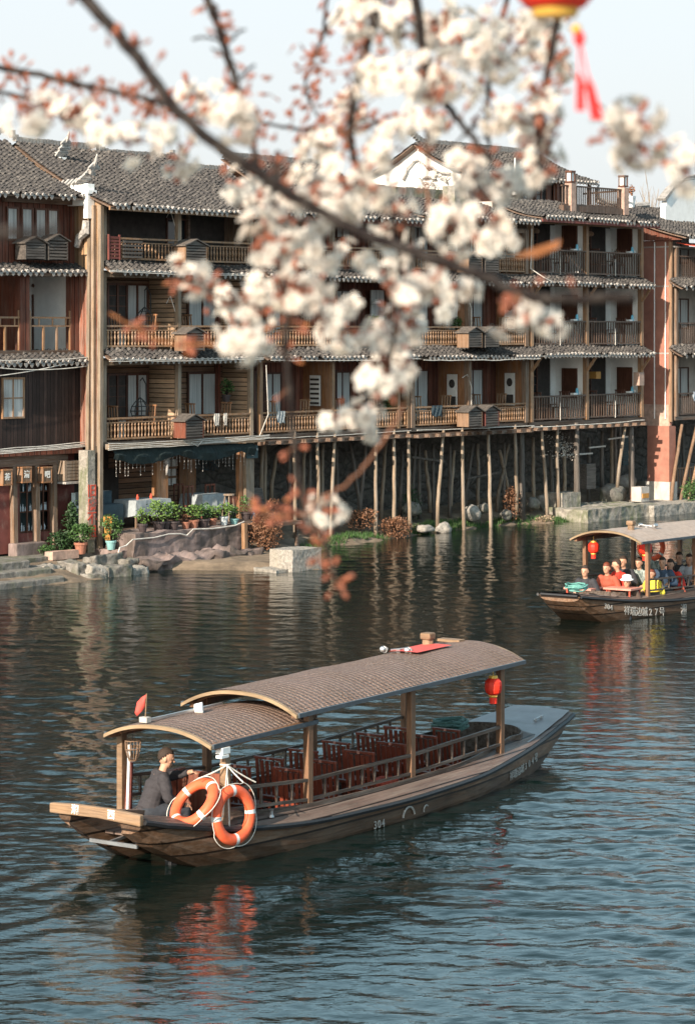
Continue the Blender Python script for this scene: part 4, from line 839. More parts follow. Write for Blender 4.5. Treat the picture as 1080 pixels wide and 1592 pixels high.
pots = [(222, -.95, 'pot_dark', .13, .22, (.2, .2, .22), 90, 'leaf_light', 'spindly young plant in a dark pot, leftmost on the terrace wall'),
        (247, -.9, 'pot_dark', .17, .24, (.32, .26, .28), 210, 'leaf_light', 'wide leafy plant in a dark pot, second from left on the terrace wall'),
        (257, -.85, 'pot_dark', .15, .22, (.24, .2, .26), 150, 'leaf_mid', 'leafy plant in a dark pot between two wider light green plants'),
        (270, -.95, 'pot_dark', .16, .22, (.32, .22, .26), 200, 'leaf_light', 'wide light green plant in a dark bowl left of the small orange pot'),
        (289, -1.0, 'terracotta', .12, .18, (.12, .10, .1), 20, 'leaf_dry', 'nearly bare twig in a small orange pot'),
        (301, -1.0, 'terracotta', .15, .22, (.26, .2, .2), 130, 'leaf_light', 'light green plant in the larger orange pot'),
        (316, -1.0, 'pot_dark', .18, .22, (.28, .2, .2), 150, 'leaf_mid', 'bushy plant in a black pot right of the larger orange pot'),
        (331, -1.0, 'terracotta', .12, .22, (.2, .18, .18), 90, 'leaf_light', 'small plant in a red clay pot at the middle of the terrace wall'),
        (348, -1.0, 'pot_white', .12, .24, (.26, .2, .2), 130, 'leaf_light', 'leafy plant in a pale grey pot'),
        (364, -1.0, 'pot_blue', .13, .16, (.2, .18, .18), 90, 'leaf_mid', 'low plant in a bluish pot near the orange pillar'),
        (383, -1.1, 'pot_dark', .16, .20, (.26, .22, .22), 110, 'leaf_mid', 'plant in a brown bowl at the right end of the terrace wall')]
for px, v, pm, pr, ph, r, n_, lm, lb in pots:
    plant('potted_plant', T(px, v), v, .93 + (.12 if px > 380 else 0), r, n_, .075, lm, lb, 'potted plant', (pm, pr, ph), group='potted plants on the restaurant terrace')
plant('potted_plant', T(173, -.6), -.6, .5, (.34, .3, .36), 420, .07, 'leaf_mid', 'big bushy shrub in a pale blue pot beside the corner poles', 'potted plant', ('pot_blue', .14, .24))
plant('potted_plant', T(126, vA-1.1), vA-1.1, .40, (.38, .3, .26), 420, .07, 'leaf_mid', 'bushy shrub in a pink clay pot on the ledge by the red notice', 'potted plant', ('terracotta', .17, .30))
plant('shrub', T(92, vA-.6), vA-.6, .42, (.42, .3, .34), 420, .10, 'leaf_dark', 'dark spreading shrub at the foot of the red wall', 'shrub', hgt=.25)
plant('shrub', T(115, vA-.4), vA-.4, .42, (.30, .25, .55), 420, .09, 'leaf_dark', 'tall dark evergreen shrub below the wooden meter box', 'shrub', hgt=.75)
plant('shrub', T(70, vA-.6), vA-.6, .42, (.22, .2, .13), 160, .06, 'leaf_mid', 'small round shrub beside the stone doorstep', 'shrub', hgt=.12)
plant('shrub', T(1074, -1.2), -1.2, .34, (.42, .4, .4), 520, .07, 'leaf_mid', 'round green bush at the right border above the pale quay edge', 'shrub', hgt=.4)
plant('bonsai', T(425, -.6), -.6, .93, (.22, .18, .12), 90, .05, 'leaf_dry', 'reddish bonsai in a brown bowl at the end of the terrace', 'bonsai', ('pot_dark', .14, .16), hgt=.32)
for px, py, v, r, n_, m, l in ((412, 845, -1.6, (.55, .5, .55), 1500, 'leaf_dry', 'dense dry russet bush at the right end of the terrace wall'), (617, 830, -.3, (.62, .4, .34), 900, 'leaf_dry', 'dry reddish brush between two pale stilts'), (560, 815, .3, (.7, .5, .3), 700, 'leaf_dry', 'sprawling brown brush behind the granite block'), (795, 800, .2, (.30, .3, .6), 600, 'leaf_dry', 'upright russet bush beside a dark stilt'), (845, 812, -.1, (.55, .3, .16), 500, 'leaf_dead', 'pale dead brushwood at the waterline under the white house'), (640, 800, 1.0, (.4, .4, .5), 300, 'leaf_dark', 'dark shrub growing among the back stilts')):
    z = ZP(px, py, v); plant('bush', T(px, v), v, z-.1, r, n_, .07, m, l, 'bush', hgt=r[2]*.8, flat=1.3)
mb = MB()    # grass and weeds along the edge
for _ in range(2600):
    px = random.choice((U(440, 590), U(840, 905), U(640, 720), U(700, 830))); t = T(px, 0); e = edge(t); v = e+U(.02, .5); t += U(-.4, .4)
    if 3.3 < t < 5: continue
    z = hground(t, v)
    for q in range(3): a = U(0, 6.28); h_ = U(.05, .17); mb.add([(t, v, z), (t+.02*cos(a), v+.02*sin(a), z), (t+.06*cos(a+1), v+.06*sin(a+1), z+h_)], [(0, 1, 2)])
fbuild(mb, 'grass', 'leaf_mid', T(560), 0, 0, label='tufts of green weeds along the waterline', cat='grass', kind='stuff')
# bare twigs with white blossom under the white house
root = fempty('blossoming_shrub', T(872, .2), .2, .3, 'bare shrub with tiny white blossom hanging among the stilts below the white house', 'shrub')
mb = MB(); mc = MB(); random.seed(5)
for i in range(16):
    t = T(872, .2); z = 2.2; v = .2; pts = [(t+U(-.1, .1), v, .4 if i == 0 else 2.3)]
    a = U(0, 6.28)
    for q in range(6): t += U(0, .24)*cos(a); v += U(-.08, .08); z += U(-.14, .22); pts.append((t, v, min(z, 3.0))); mc.leafcloud((t, v, min(z, 3.0)), (.1, .1, .1), 5, .05, 1)
    mb.tube(pts, .010, 4)
mb.build('branch', 'bark', root); mc.build('blossoms', 'petal', root, kind='stuff')
# ------------------------------------------------------------------ restaurant furniture and odds and ends
def table(t, v, z, wd, dp, hh, mat, lb, cloth=None):
    r = fempty('table', t, v, z, lb, 'table'); mb = MB(); mb.box(t-wd/2, t+wd/2, v-dp/2, v+dp/2, z+hh-.04, z+hh); mb.build('tabletop', mat, r)
    for a in (-1, 1):
        for b in (-1, 1): mb = MB(); x, y = t+a*(wd/2-.05), v+b*(dp/2-.05); mb.box(x-.025, x+.025, y-.025, y+.025, z, z+hh-.042); mb.build('leg', mat, r)
    if cloth:
        mb = MB(); P = []
        per = [(a, -1) for a in [i/7*2-1 for i in range(8)]]+[(1, b) for b in [i/5*2-1 for i in range(1, 6)]]+[(a, 1) for a in [1-i/7*2 for i in range(1, 8)]]+[(-1, b) for b in [1-i/5*2 for i in range(1, 6)]]
        for k, (o_, zz) in enumerate(((-.02, hh+.012), (.015, hh+.004), (.03, hh-.2), (.05, hh-.42))): P.append([(t+a*(wd/2+o_)+(.02*sin(i*1.9) if k > 1 else 0), v+b*(dp/2+o_)+(.02*cos(i*2.3) if k > 1 else 0), z+zz+(.04*sin(i*1.1) if k == 3 else 0)) for i, (a, b) in enumerate(per)])
        mb.grid(P); k = len(mb.v); mb.add([(t-wd/2, v-dp/2, z+hh+.011), (t+wd/2, v-dp/2, z+hh+.011), (t+wd/2, v+dp/2, z+hh+.011), (t-wd/2, v+dp/2, z+hh+.011)], [(0, 1, 2, 3)])
        fbuild(mb, 'tablecloth', cloth, t, v, z+hh, smooth=False, label='grey cloth hanging over the table '+('behind the leftmost terrace pots' if cloth == 'cloth_grey' and t < T(260) else 'in front of the orange door panels'), cat='tablecloth')
    return r
table(T(222, .2), .2, .95, 1.3, .8, .74, 'wood_old', 'dining table under a grey cloth at the left of the restaurant', 'cloth_grey')
table(T(316, .5), .5, .95, .9, .8, .74, 'wood_red', 'square dining table in front of the orange door panels', 'cloth_grey')
for px, m, l in ((214, 'red_paint', 'small red jar on the cloth-covered table'), (235, 'red_paint', 'red flask at the right of the cloth-covered table')):
    t = T(px, .1); mb = MB(); mb.lathe([(.035, 0), (.04, .07), (.022, .1), (.022, .14)], (t, .1, 1.70), 8); fbuild(mb, 'jar', m, t, .1, 1.70, label=l, cat='jar')
mb = MB(); tt = T(182, -.2); mb.box(tt-.8, tt+.55, .1, .7, 1.05, 1.62); mb.box(tt-.8, tt+.55, .55, .7, 1.62, 1.95); fbuild(mb, 'sofa', 'cloth_blue', tt, .2, .95, label='dark blue sofa at the left end of the restaurant terrace', cat='sofa')
mb = MB(); tt = T(168, -.5); mb.lathe([(.10, 0), (.17, .62), (.15, .62)], (tt, -.5, .75), 4); fbuild(mb, 'planter', 'pot_yellow', tt, -.5, .75, label='empty tapered ochre planter beside the corner poles', cat='planter')
def stool(px, v, z, lb):
    t = T(px, v); r = fempty('bar_stool', t, v, z, lb, 'stool', None); mb = MB(); mb.lathe([(.16, 0), (.16, .04)], (t, v, z+.72), 14); mb.build('seat', 'wood_post', r)
    for i in range(4): a = pi/4+i*pi/2; mb = MB(); mb.bar((t+.2*cos(a), v+.2*sin(a), z), (t+.1*cos(a), v+.1*sin(a), z+.72), .03); mb.build('leg', 'wood_post', r)
    mb = MB(); mb.tube([(t+.17*cos(a), v+.17*sin(a), z+.25) for a in (0, pi/2, pi, 3*pi/2)], .01, 5, True); mb.build('foot_ring', 'metal', r)
stool(356, -.3, .95, 'tall wooden bar stool just left of the right orange pillar')
def bistro(px, v, z, lb):
    t = T(px, v); r = fempty('chair', t, v, z, lb, 'chair', 'restaurant chairs'); mb = MB(); mb.box(t-.2, t+.2, v-.2, v+.2, z+.42, z+.46); mb.build('seat', 'wood_red', r)
    for a in (-.18, .18):
        for b in (-.18, .18): mb = MB(); mb.box(t+a-.02, t+a+.02, v+b-.02, v+b+.02, z, z+.42 if b < 0 else z+.418); mb.build('leg', 'wood_red', r)
    mb = MB(); [mb.box(t+a-.02, t+a+.02, v+.162, v+.2, z+.46, z+.95) for a in (-.18, 0, .18)]; mb.box(t-.2, t+.2, v+.158, v+.2, z+.95, z+1.0); mb.build('backrest', 'wood_red', r)
bistro(300, .3, .95, 'dark red chair left of the square dining table'); bistro(334, .4, .95, 'dark red chair right of the square dining table'); bistro(285, 1.2, .95, 'dark red chair against the orange door panels')
tt = T(258, .25); mb = MB(); mb.ball((tt, .22, 2.68), (.07, .05, .1), 8, 6); mb.tube([(tt, .22, 2.6), (tt, .2, 2.45), (tt, .22, 2.3)], [.05, .04, .025], 8); mb.tube([(tt-.04, .22, 2.72), (tt-.17, .2, 2.8), (tt-.14, .2, 2.9)], [.03, .02, .005], 6); mb.tube([(tt+.04, .22, 2.72), (tt+.17, .2, 2.8), (tt+.14, .2, 2.9)], [.03, .02, .005], 6)
fbuild(mb, 'animal_skull', 'lime', tt, .25, 2.5, smooth=True, label='white horned animal skull hung on the left orange pillar', cat='skull')
mb = MB(); tt = T(394, -1.1); mb.lathe([(.055, 0), (.06, .02), (.06, .22), (.025, .28), (.025, .31)], (tt, -1.1, .95), 10); fbuild(mb, 'water_bottle', 'blue_glass', tt, -1.1, .95, label='pale blue water bottle beside the plant at the end of the terrace', cat='bottle')
mb = MB(); tt = T(380, -1.4); mb.bar((tt, -1.42, .0), (tt, -1.4, .98), .12); fbuild(mb, 'wooden_post', 'wood_rail', tt, -1.4, 0, label='short yellowish post at the right end of the terrace wall', cat='post')
mb = MB(); mb.tube([(T(p_, -1.33), -1.34, z) for p_, z in ((176, .42), (183, .45), (186, .62), (196, .66), (206, .80), (240, .80), (262, .86), (280, .84), (290, .78), (300, .93), (330, .90), (365, .93), (379, 1.02))], .018, 6); fbuild(mb, 'hose', 'wire', T(260, -1.3), -1.3, .8, label='thin white hose running along the top of the terrace wall', cat='hose')
mb = MB(); mb.box(T(425, -.7)-1.0, T(425, -.7)+.8, -1.1, .2, .78, .88); [mb.box(x-.04, x+.04, -1.0, -.92, -.1, .78) for x in (T(425, -.7)-.6, T(425, -.7)+.7)]; fbuild(mb, 'deck_platform', 'wood_beam', T(425, -.7), -.5, 0, label='small timber deck carrying the bonsai, right of the terrace', cat='platform')
mb = MB(); tt = T(408, .3); mb.prism([(tt-.5, .4, .95), (tt+.3, .4, .95), (tt+.1, .4, 1.75), (tt-.45, .4, 1.75)], (0, .35, 0)); fbuild(mb, 'chest', 'wood_box', tt, .4, .95, label='dark tapered wooden chest beyond the grey sign pillar', cat='chest')
# shop lantern boxes on the red front
for px, py, ch in ((8, 742, '茶'), (38, 738, '清'), (70, 738, '吧')):
    v = vA-.28; t = T(px, v); z = ZP(px, py, v); r = fempty('shop_lantern', t, v, z-.2, 'small amber box lantern under the shop beam, %s' % {'茶': 'leftmost at the photo edge', '清': 'middle of three', '吧': 'rightmost of three'}[ch], 'lantern', 'box lanterns of the shop front')
    mb = MB(); mb.box(t-.15, t+.15, v-.1, v+.1, z-.17, z+.17); mb.build('lantern_box', 'wood_box_side', r)
    mb = MB(); mb.box(t-.17, t+.17, v-.12, v+.12, z+.172, z+.21); mb.box(t-.17, t+.17, v-.12, v+.12, z-.21, z-.172); [mb.box(t+a-.012, t+a+.012, v-.115, v-.1, z-.17, z+.17) for a in (-.15, .15)]; mb.build('lantern_frame', 'wood_orange', r)
    text_mesh(ch, .2, 'lettering', 'sign_white', r, Matrix.Translation((0, -.108, .2)) @ Matrix.Rotation(pi/2, 4, 'X'), bold=.006)
# things stored under the white house
mb = MB(); tt = T(922, .5); mb.box(tt-.14, tt+.14, .3, .6, ZP(922, 588, .3)-.02, ZP(922, 578, .3)); fbuild(mb, 'yellow_crate', 'pot_yellow', tt, .4, 2, label='small yellow box on the brace under the white house', cat='box')
mb = MB(); tt = T(914, .6); mb.box(tt-.25, tt+.3, .5, .9, .9, 1.75); fbuild(mb, 'cabinet', 'wood_box', tt, .6, .9, label='dark cabinet stored below the yellow box', cat='cabinet')
mb = MB(); tt = T(985, 1.0); [mb.box(tt-.4, tt+.3, 1.2, 1.24, 1.55+.09*i, 1.62+.09*i) for i in range(11)]; fbuild(mb, 'louvred_shutter', 'sign_teal', tt, 1.2, 1.6, label='blue-grey louvred shutter between the last stilts and the red pier', cat='shutter')
mb = MB(); tt = T(1000, -.3); z = ZP(1000, 590, -.3); mb.box(tt-.35, tt-.05, -.35, -.1, z-.2, z+.25); fbuild(mb, 'meter_box', 'brick_pale', tt, -.2, z, label='cream meter box on the left side of the red pier', cat='meter box')
tt = T(992, -.2); z = .42; r = fempty('yellow_stool', tt, -.3, z, 'low white and yellow cupboard at the foot of the red pier', 'cupboard'); mb = MB(); mb.box(tt-.3, tt+.2, -.5, -.1, z, z+.5); mb.build('body', 'plaster_old', r); mb = MB(); mb.box(tt-.24, tt+.14, -.53, -.502, z+.12, z+.28); mb.build('drawer', 'pot_yellow', r)
tt = T(775, 0)
mb = MB(); tt = T(975, .2); mb.lathe([(.12, 0), (.17, .12), (.15, .3), (.10, .34)], (tt, -.1, .42), 10); fbuild(mb, 'clay_jar', 'terracotta', tt, -.1, .42, label='squat red clay jar on the landing beside the dark stilt', cat='jar')
# terrace flower pot and rooftop twigs
tt = T(981, 1.0); root = plant('potted_plant', tt, 1.0, 10.62, (.16, .14, .18), 90, .07, 'leaf_young', 'orange flowering plant in a white urn on the roof terrace', 'potted plant', ('plaster', .14, .40), hgt=.2)
for px, m, lb in ((1010, 'bark', 'thin bare tree standing behind the red house roof'), (1040, 'bark', 'bare twiggy tree behind the white gable')):
    v = 9; t = T(px, v); r = fempty('bare_tree', t, v, 0, lb, 'tree'); mb = MB(); mb.tube([(t, v, 0), (t, v, 8), (t+.1, v, 11)], [.2, .12, .05], 6); mb.build('trunk', m, r); mb = MB()
    for i in range(14):
        a = Vector((t, v, U(9, 11))); d = Vector((U(-.9, .9), U(-.5, .5), U(1.0, 2.2)))
        mb.tube([a, a+d*.5+Vector((U(-.1, .1), 0, 0)), a+d], [.025, .014, .006], 4)
        for q in range(2): c = a+d*U(.4, .8); mb.tube([c, c+Vector((U(-.4, .4), 0, U(.3, .8)))], [.01, .004], 3)
    mb.build('crown', 'wood_pole', r)

# ------------------------------------------------------------------ life on the balconies
random.seed(88)
TIER = ('lowest', 'middle', 'top')
def seat(t, v, z, lb, mat='wood_window', rz=1):
    r = fempty('balcony_chair', t, v, z, lb, 'chair', 'chairs on the balconies')
    mb = MB(); mb.box(t-.2, t+.2, v-.2, v+.2, z+.40, z+.44); mb.build('seat', mat, r)
    for a in (-.17, .17):
        for b in (-.17, .17): mb = MB(); mb.box(t+a-.02, t+a+.02, v+b-.02, v+b+.02, z, z+.40); mb.build('leg', mat, r)
    mb = MB()
    for k in range(4): mb.bar((t+rz*.18, v-.16+k*.107, z+.44), (t+rz*.23, v-.16+k*.107, z+.93), .03)
    mb.bar((t+rz*.235, v-.2, z+.93), (t+rz*.235, v+.2, z+.93), .05, .04); mb.build('backrest', mat, r)
for nm, hs, bays, mat in (('white-walled house', 'E', ((tE0, tEm, 'left'), (tEm, tE1, 'right')), 'wood_window'), ('house with the paired louvred boxes', 'D', ((tD0, tDm, 'left'), (tDm, tD1, 'right')), 'wood_rail'), ('house behind the hanging blossom', 'C', ((tC0, tCm, 'left'), (tCm, T(618), 'middle')), 'wood_rail'), ('restaurant house', 'B', ((tB0, tBm, 'left'), (tBm, tB1, 'right')), 'wood_orange')):
    for k in range(3):
        for a, b, side in bays:
            if hs == 'B' and k == 2: continue
            for j, (f, rz, w_) in enumerate(((.34, -1, 'left-hand'), (.68, 1, 'right-hand'))):
                seat(a+(b-a)*f+U(-.1, .1), U(.3, .42), DECK[k]+.005, '%s chair in the %s bay of the %s balcony, %s' % (w_, side, TIER[k], nm), mat, rz)
            tm = a+(b-a)*.51; v = .36; z = DECK[k]+.004; r = fempty('balcony_table', tm, v, z, 'small table in the %s bay of the %s balcony, %s' % (side, TIER[k], nm), 'table', 'tables on the balconies')
            mb = MB(); mb.box(tm-.22, tm+.22, v-.2, v+.2, z+.52, z+.55); mb.build('tabletop', mat, r); mb = MB(); mb.bar((tm, v, z+.02), (tm, v, z+.52), .06); mb.box(tm-.15, tm+.15, v-.15, v+.15, z, z+.02); mb.build('pedestal', mat, r)
def towel(t0, t1, z, mat, lb, v=-.075):
    mb = MB(); n_ = 12
    for s_ in (0, 1):
        P = [[(t0+(t1-t0)*i/n_, v+(.016*sin(i*1.4+j) if j else 0)+s_*.008, z-.34*j/5+(.02*sin(i*.9) if j == 5 else 0)) for j in range(6)] for i in range(n_+1)]; mb.grid(P)
    fbuild(mb, 'towel', mat, (t0+t1)/2, v, z-.3, label=lb, cat='towel')
towel(T(330), T(338), DECK[0]+.66, 'plaster_old', 'white towel over the lowest rail right of the brown air conditioner box')
towel(T(345), T(350), DECK[0]+.66, 'plaster_old', 'narrow white cloth hanging on the lowest rail, nearest the right post')
towel(T(352), T(366), DECK[1]+.66, 'cloth_grey', 'grey cloth hanging on the middle rail of the restaurant house')
towel(T(428), T(440), DECK[0]+.66, 'cloth_grey', 'grey rag hanging on the lowest rail behind the thin twig')
towel(T(668), T(684), DECK[0]+.66, 'cloth_blue', 'dark cloth on the lowest rail left of the paired boxes')
towel(T(1058), T(1068), DECK[0]+.84, 'jacket_pale', 'pale cloth on the lowest rail of the red house', vG-.04)
for px, k, m, lb, v in ((352, 0, 'leaf_mid', 'small hanging fern on the plank wall of the lowest balcony', .45), (579, 1, 'leaf_light', 'leafy plant on the middle balcony behind the blossom', .3), (600, 0, 'leaf_mid', 'green pot plant on the lowest balcony next to the blossom', .35), (956, 2, 'leaf_dry', 'spiky dried plant on the top balcony of the white-walled house', .3), (708, 1, 'leaf_mid', 'pot plant on the middle balcony left of the paired boxes', .35)):
    plant('potted_plant', T(px, v), v, DECK[k]+(.95 if px == 352 else .02), (.2, .18, .22), 120, .08, m, lb, 'potted plant', ('pot_dark', .12, .2 if px == 352 else .5))
for px, py, lb in ((585, 472, 'round white-shaded lamp in the middle balcony behind the blossom'), (553, 462, 'pale dome lamp hanging on the middle balcony behind the blossom')):
    v = .6; t = T(px, v); z = ZP(px, py, v); r = fempty('balcony_lamp', t, v, z, lb, 'lamp'); mb = MB(); mb.lathe([(.16, 0), (.12, .09), (.03, .13)], (t, v, z), 12); mb.build('lamp_shade', 'sign_white', r); mb = MB(); mb.tube([(t, v, z+.12), (t, v, DECK[2]-.3)], .008, 4); mb.build('cord', 'wire_dark', r)
# ------------------------------------------------------------------ river boats
random.seed(31)
BL = 9.69
def smooth(a, b, x): x = max(0, min(1, (x-a)/(b-a))); return x*x*(3-2*x)
def interp(tab, x):
    for (a, b), (c, d) in zip(tab, tab[1:]):
        if x <= c: u = max(0, (x-a)/(c-a)); return b+(d-b)*u
    return tab[-1][1]
def cr(tab, x):     # smoothed table
    return sum(interp(tab, max(0, min(BL, x+o)))*w_ for o, w_ in ((-.5, .15), (-.25, .2), (0, .3), (.25, .2), (.5, .15)))
HB = [(0, .607), (1.2, .84), (2.5, 1.02), (4.5, 1.10), (6.2, 1.06), (7.6, .86), (8.8, .66), (9.69, .48)]
HZ = [(0, .90), (.6, .76), (1.4, .62), (2.6, .52), (4.5, .49), (6.5, .52), (8, .62), (9, .74), (9.69, .83)]
HK = [(0, .72), (.5, .42), (1.1, .14), (1.7, -.08), (2.6, -.2), (7, -.2), (8, -.10), (8.8, .18), (9.3, .45), (9.69, .70)]
def hb(x): return cr(HB, x) if .3 < x < BL-.3 else interp(HB, x)
def hz(x): return cr(HZ, x) if .3 < x < BL-.3 else interp(HZ, x)
def hk(x): return cr(HK, x) if .3 < x < BL-.3 else interp(HK, x)
OP0, OP1 = 1.45, 8.45     # the open well
def wi(x):               # half width of the opening
    if x > OP1-.5: return .62*sqrt(max(0, 1-((x-OP1+.5)/.5)**2))
    return min(.80, hb(x)-.26)
def make_boat(loc, heading, label, roof_mat, main=True, letter=()):
    r = wempty('tour_boat', loc, heading, label, 'boat', 'covered river tour boats')
    xs = [BL*i/64 for i in range(65)]
    # hull skin: both sides, bottom, bow end
    mb = MB(); P = []
    for x in xs:
        b, z, k = hb(x), hz(x)-.03, hk(x); kb = b*.74; row = []
        for y_, zz in ((b, z), (b*.985, z*.65+k*.35), (b*.92, z*.32+k*.68), (kb, k), (kb*.5, k-.02)): row.append((x, y_, zz))
        row += [(x, -y_, zz) for _, y_, zz in reversed(row)]
        P.append(row)
    n0 = 9    # the stern (x<1.35) is two prongs with an engine well between them
    def cut(row, x): return row
    Ps = [p for p in P if p[0][0] <= 1.4]; Pm = [p for p in P if p[0][0] >= Ps[-1][0][0]-1e-6]
    mb.grid(Pm); mb.add(Pm[-1], [tuple(range(len(Pm[-1])))])
    # prongs: outer skin as above, inner skin
    for sg in (1, -1):
        Q = []
        for p in Ps:
            x = p[0][0]; half = p[:5] if sg > 0 else list(reversed(p[5:])); b, z, k = hb(x), hz(x)-.03, hk(x); iw = (.42 - .1*smooth(0, 1.4, x)) if sg > 0 else .30
            q = list(half[:4]) + [(x, sg*max(iw, b*.35), k-.01), (x, sg*(iw+.02), k+.02), (x, sg*(iw+.0), k*.5+z*.5), (x, sg*iw, z)]
            Q.append(q if sg > 0 else list(q))
        mb.grid(Q); mb.add(Q[0], [tuple(range(len(Q[0])))])
    x = Ps[-1][0][0]; mb.box(x-.02, x, -.5, .5, -.1, .45)
    h = mb.build('hull', 'hull', r, smooth=False)
    # deck: side decks falling outwards, closed fore deck
    mb = MB(); P = []; xd = [x for x in xs if x >= .0]
    for sg in (1, -1):
        P = []
        for x in xd:
            b, z = hb(x), hz(x); i_ = wi(x) if OP0 <= x <= OP1-.3 else (max(.1, b-.16) if x > OP1 else max(wi(x), b-.30) if x > 2 else .34); zi = z + .10*min(1, (b-i_)/.3)*(1 if OP0 < x < OP1 else .45)
            P.append([(x, sg*(b+.025), z-.035), (x, sg*(b+.025), z), (x, sg*(b*.5+i_*.5), (z+zi)/2+.008), (x, sg*i_, zi), (x, sg*i_, zi-.05)])
        mb.grid(P)
    dk = mb.build('side_deck', 'deck', r)
    mb = MB(); P = []
    for x in [OP1-.42+i*(BL-OP1+.42)/10 for i in range(11)]:
        b, z = hb(x)-.03, hz(x)+.008; iw = max(0, wi(x)) if x < OP1 else 0
        P.append([(x, -b, z+.02), (x, -max(iw, b*.5), z+.028), (x, -iw, z+.034)]); P[-1] += [(x, iw, z+.034), (x, max(iw, b*.5), z+.028), (x, b, z+.02)]
    a = MB(); a.grid([p[:3] for p in P]); a.grid([p[3:] for p in P]); a.build('fore_deck', 'bow_plate', r)
    mb = MB(); e = [(x, -hb(x)-.035, hz(x)-.035) for x in xs]; mb.tube(e, .032, 6); mb.tube([(x, -y_, z) for x, y_, z in e], .032, 6); mb.tube([(BL+.01, -.44, .81), (BL+.02, .44, .81)], .03, 6); mb.build('rub_rail', 'black_rubber', r)
    # inside: floor and coaming
    mb = MB(); P = [[(x, -wi(x)-.02, .02), (x, wi(x)+.02, .02)] for x in xs if OP0-.15 <= x <= OP1]; mb.grid(P); mb.build('floor', 'boat_floor', r)
    mb = MB()
    for sg in (1, -1):
        P = [[(x, sg*wi(x), .02), (x, sg*wi(x), hz(x)+.13), (x, sg*(wi(x)+.025), hz(x)+.13), (x, sg*(wi(x)+.025), hz(x))] for x in xs+[OP1-.12, OP1-.05, OP1] if OP0 <= x <= OP1]; P.sort(key=lambda p: p[0][0]); mb.grid(P)
    mb.build('coaming', 'boat_rail', r)
    # stern board with its two characters
    mb = MB(); mb.prism([(-.06, .68, .84), (-.06, .68, .95), (-.06, .3, .972), (-.06, -.2, .975), (-.06, -.62, .95), (-.06, -.62, .825), (-.06, 0, .855)], (.07, 0, 0)); sb = mb.build('stern_board', 'boat_board', r, bevel=.012)
    Rm = Matrix.Translation((-.066, 0, 0)) @ Matrix.Rotation(-pi/2, 4, 'Z') @ Matrix.Rotation(pi/2, 4, 'X')
    for ch, y_ in (('湘', .30), ('西', -.22)): text_mesh(ch, .11, 'lettering', 'sign_white', sb, Matrix.Translation((-.064, y_, .912)) @ Matrix.Rotation(-pi/2, 4, 'Z') @ Matrix.Rotation(pi/2, 4, 'X'), bold=.003)
    if main:
        mb = MB(); mb.box(.5, 1.5, -.34, .34, .56, .59); mb.build('engine_cover', 'deck', r)
        mb = MB(); mb.box(.25, .28, -.32, .36, .50, .54); mb.bar((.28, .1, .52), (.9, .1, .56), .03); mb.build('tiller_bar', 'metal', r)
        mb = MB(); mb.box(.85, 1.0, -.33, -.24, -.3, .35); mb.lathe([(.07, 0), (.07, .3)], (.92, -.28, .1), 8); mb.build('engine_leg', 'black_rubber', r)
        mb = MB(); mb.box(1.30, 1.38, -.31, .33, -.15, .42); mb.build('transom', 'boat_board', r)
    # posts
    px_ = (1.29, 2.90, 5.12, 7.29); 
    for i, x in enumerate(px_):
        zt = lambda x, k: (1.56+.012*(x-2) if k == 0 else 1.73+.012*(x-5))
        for sg in (-1, 1):
            mb = MB(); mb.box(x-.05, x+.05, sg*.755-.04, sg*.755+.04, .05 if i else .55, zt(x, i) if i > 1 else (1.58 if i == 0 else 1.76)); mb.build('post', 'boat_post' if i else 'boat_board', r, bevel=.008)
    # side rails
    for sg in (-1, 1):
        mb = MB()
        for x0, x1 in ((1.34, 2.85), (2.95, 5.07), (5.17, 7.24)):
            z0, z1 = hz(x0)+.40+.02*(x0 > 6), hz(x1)+.40
            mb.bar((x0, sg*.77, z0), (x1, sg*.77, z1), .042, .038); mb.bar((x0, sg*.77, hz(x0)+.17), (x1, sg*.77, hz(x1)+.17), .035, .035)
            n_ = int((x1-x0)/.26)
            for i in range(1, n_): x = x0+(x1-x0)*i/n_; mb.box(x-.014, x+.014, sg*.77-.013, sg*.77+.013, hz(x)+.18, hz(x)+.39)
        mb.build('side_railing', 'boat_rail', r)
    # two arched roofs of woven bark
    def roof(x0, x1, w_, ze, rise, mat, name):
        mb = MB(); P = []; nx = 48; ny = 26; uv = []
        z_at = lambda x: ze+.012*(x-x0)
        def prof(a): y = -w_+2*w_*a; return y, rise*(1-(abs(y)/w_)**2.3)*1.0 + .0
        for sh in (0, 1):
            P = []
            for i in range(nx+1):
                x = x0+(x1-x0)*i/nx; row = []
                for j in range(ny+1):
                    y, z = prof(j/ny); row.append((x, y, z_at(x)+z-(0 if sh == 0 else .03)+(.018*MN.noise(Vector((x*1.3, y*1.6, w_)))+.004*MN.noise(Vector((x*6, y*6, w_))) if not sh else 0)))
                P.append(row)
            k = len(mb.v); mb.grid(P)
        o = mb.build(name, mat, r, smooth=True)
        me = o.data; uvl = me.uv_layers.new(name='UV')
        for l in me.loops: v = me.vertices[l.vertex_index].co; uvl.data[l.index].uv = (v.x, v.y*1.06)
        mb = MB()
        for xe, m in ((x0, 1), (x1, -1)):
            mb = MB()
            for j in range(ny):
                y0, z0 = prof(j/ny); y1, z1 = prof((j+1)/ny); z = z_at(xe)
                mb.prism([(xe-.03*m, y0, z+z0-.005), (xe-.03*m, y1, z+z1-.005), (xe-.03*m, y1, z+z1-.046), (xe-.03*m, y0, z+z0-.046)], (.045*m, 0, 0))
            mb.build('end_board', 'fascia', o)
        mb = MB()
        for sg in (-1, 1): mb.bar((x0, sg*(w_+.006), z_at(x0)-.012), (x1, sg*(w_+.006), z_at(x1)-.012), .03, .05)
        mb.build('eave_strip', 'blue_edge', o)
        mb = MB()
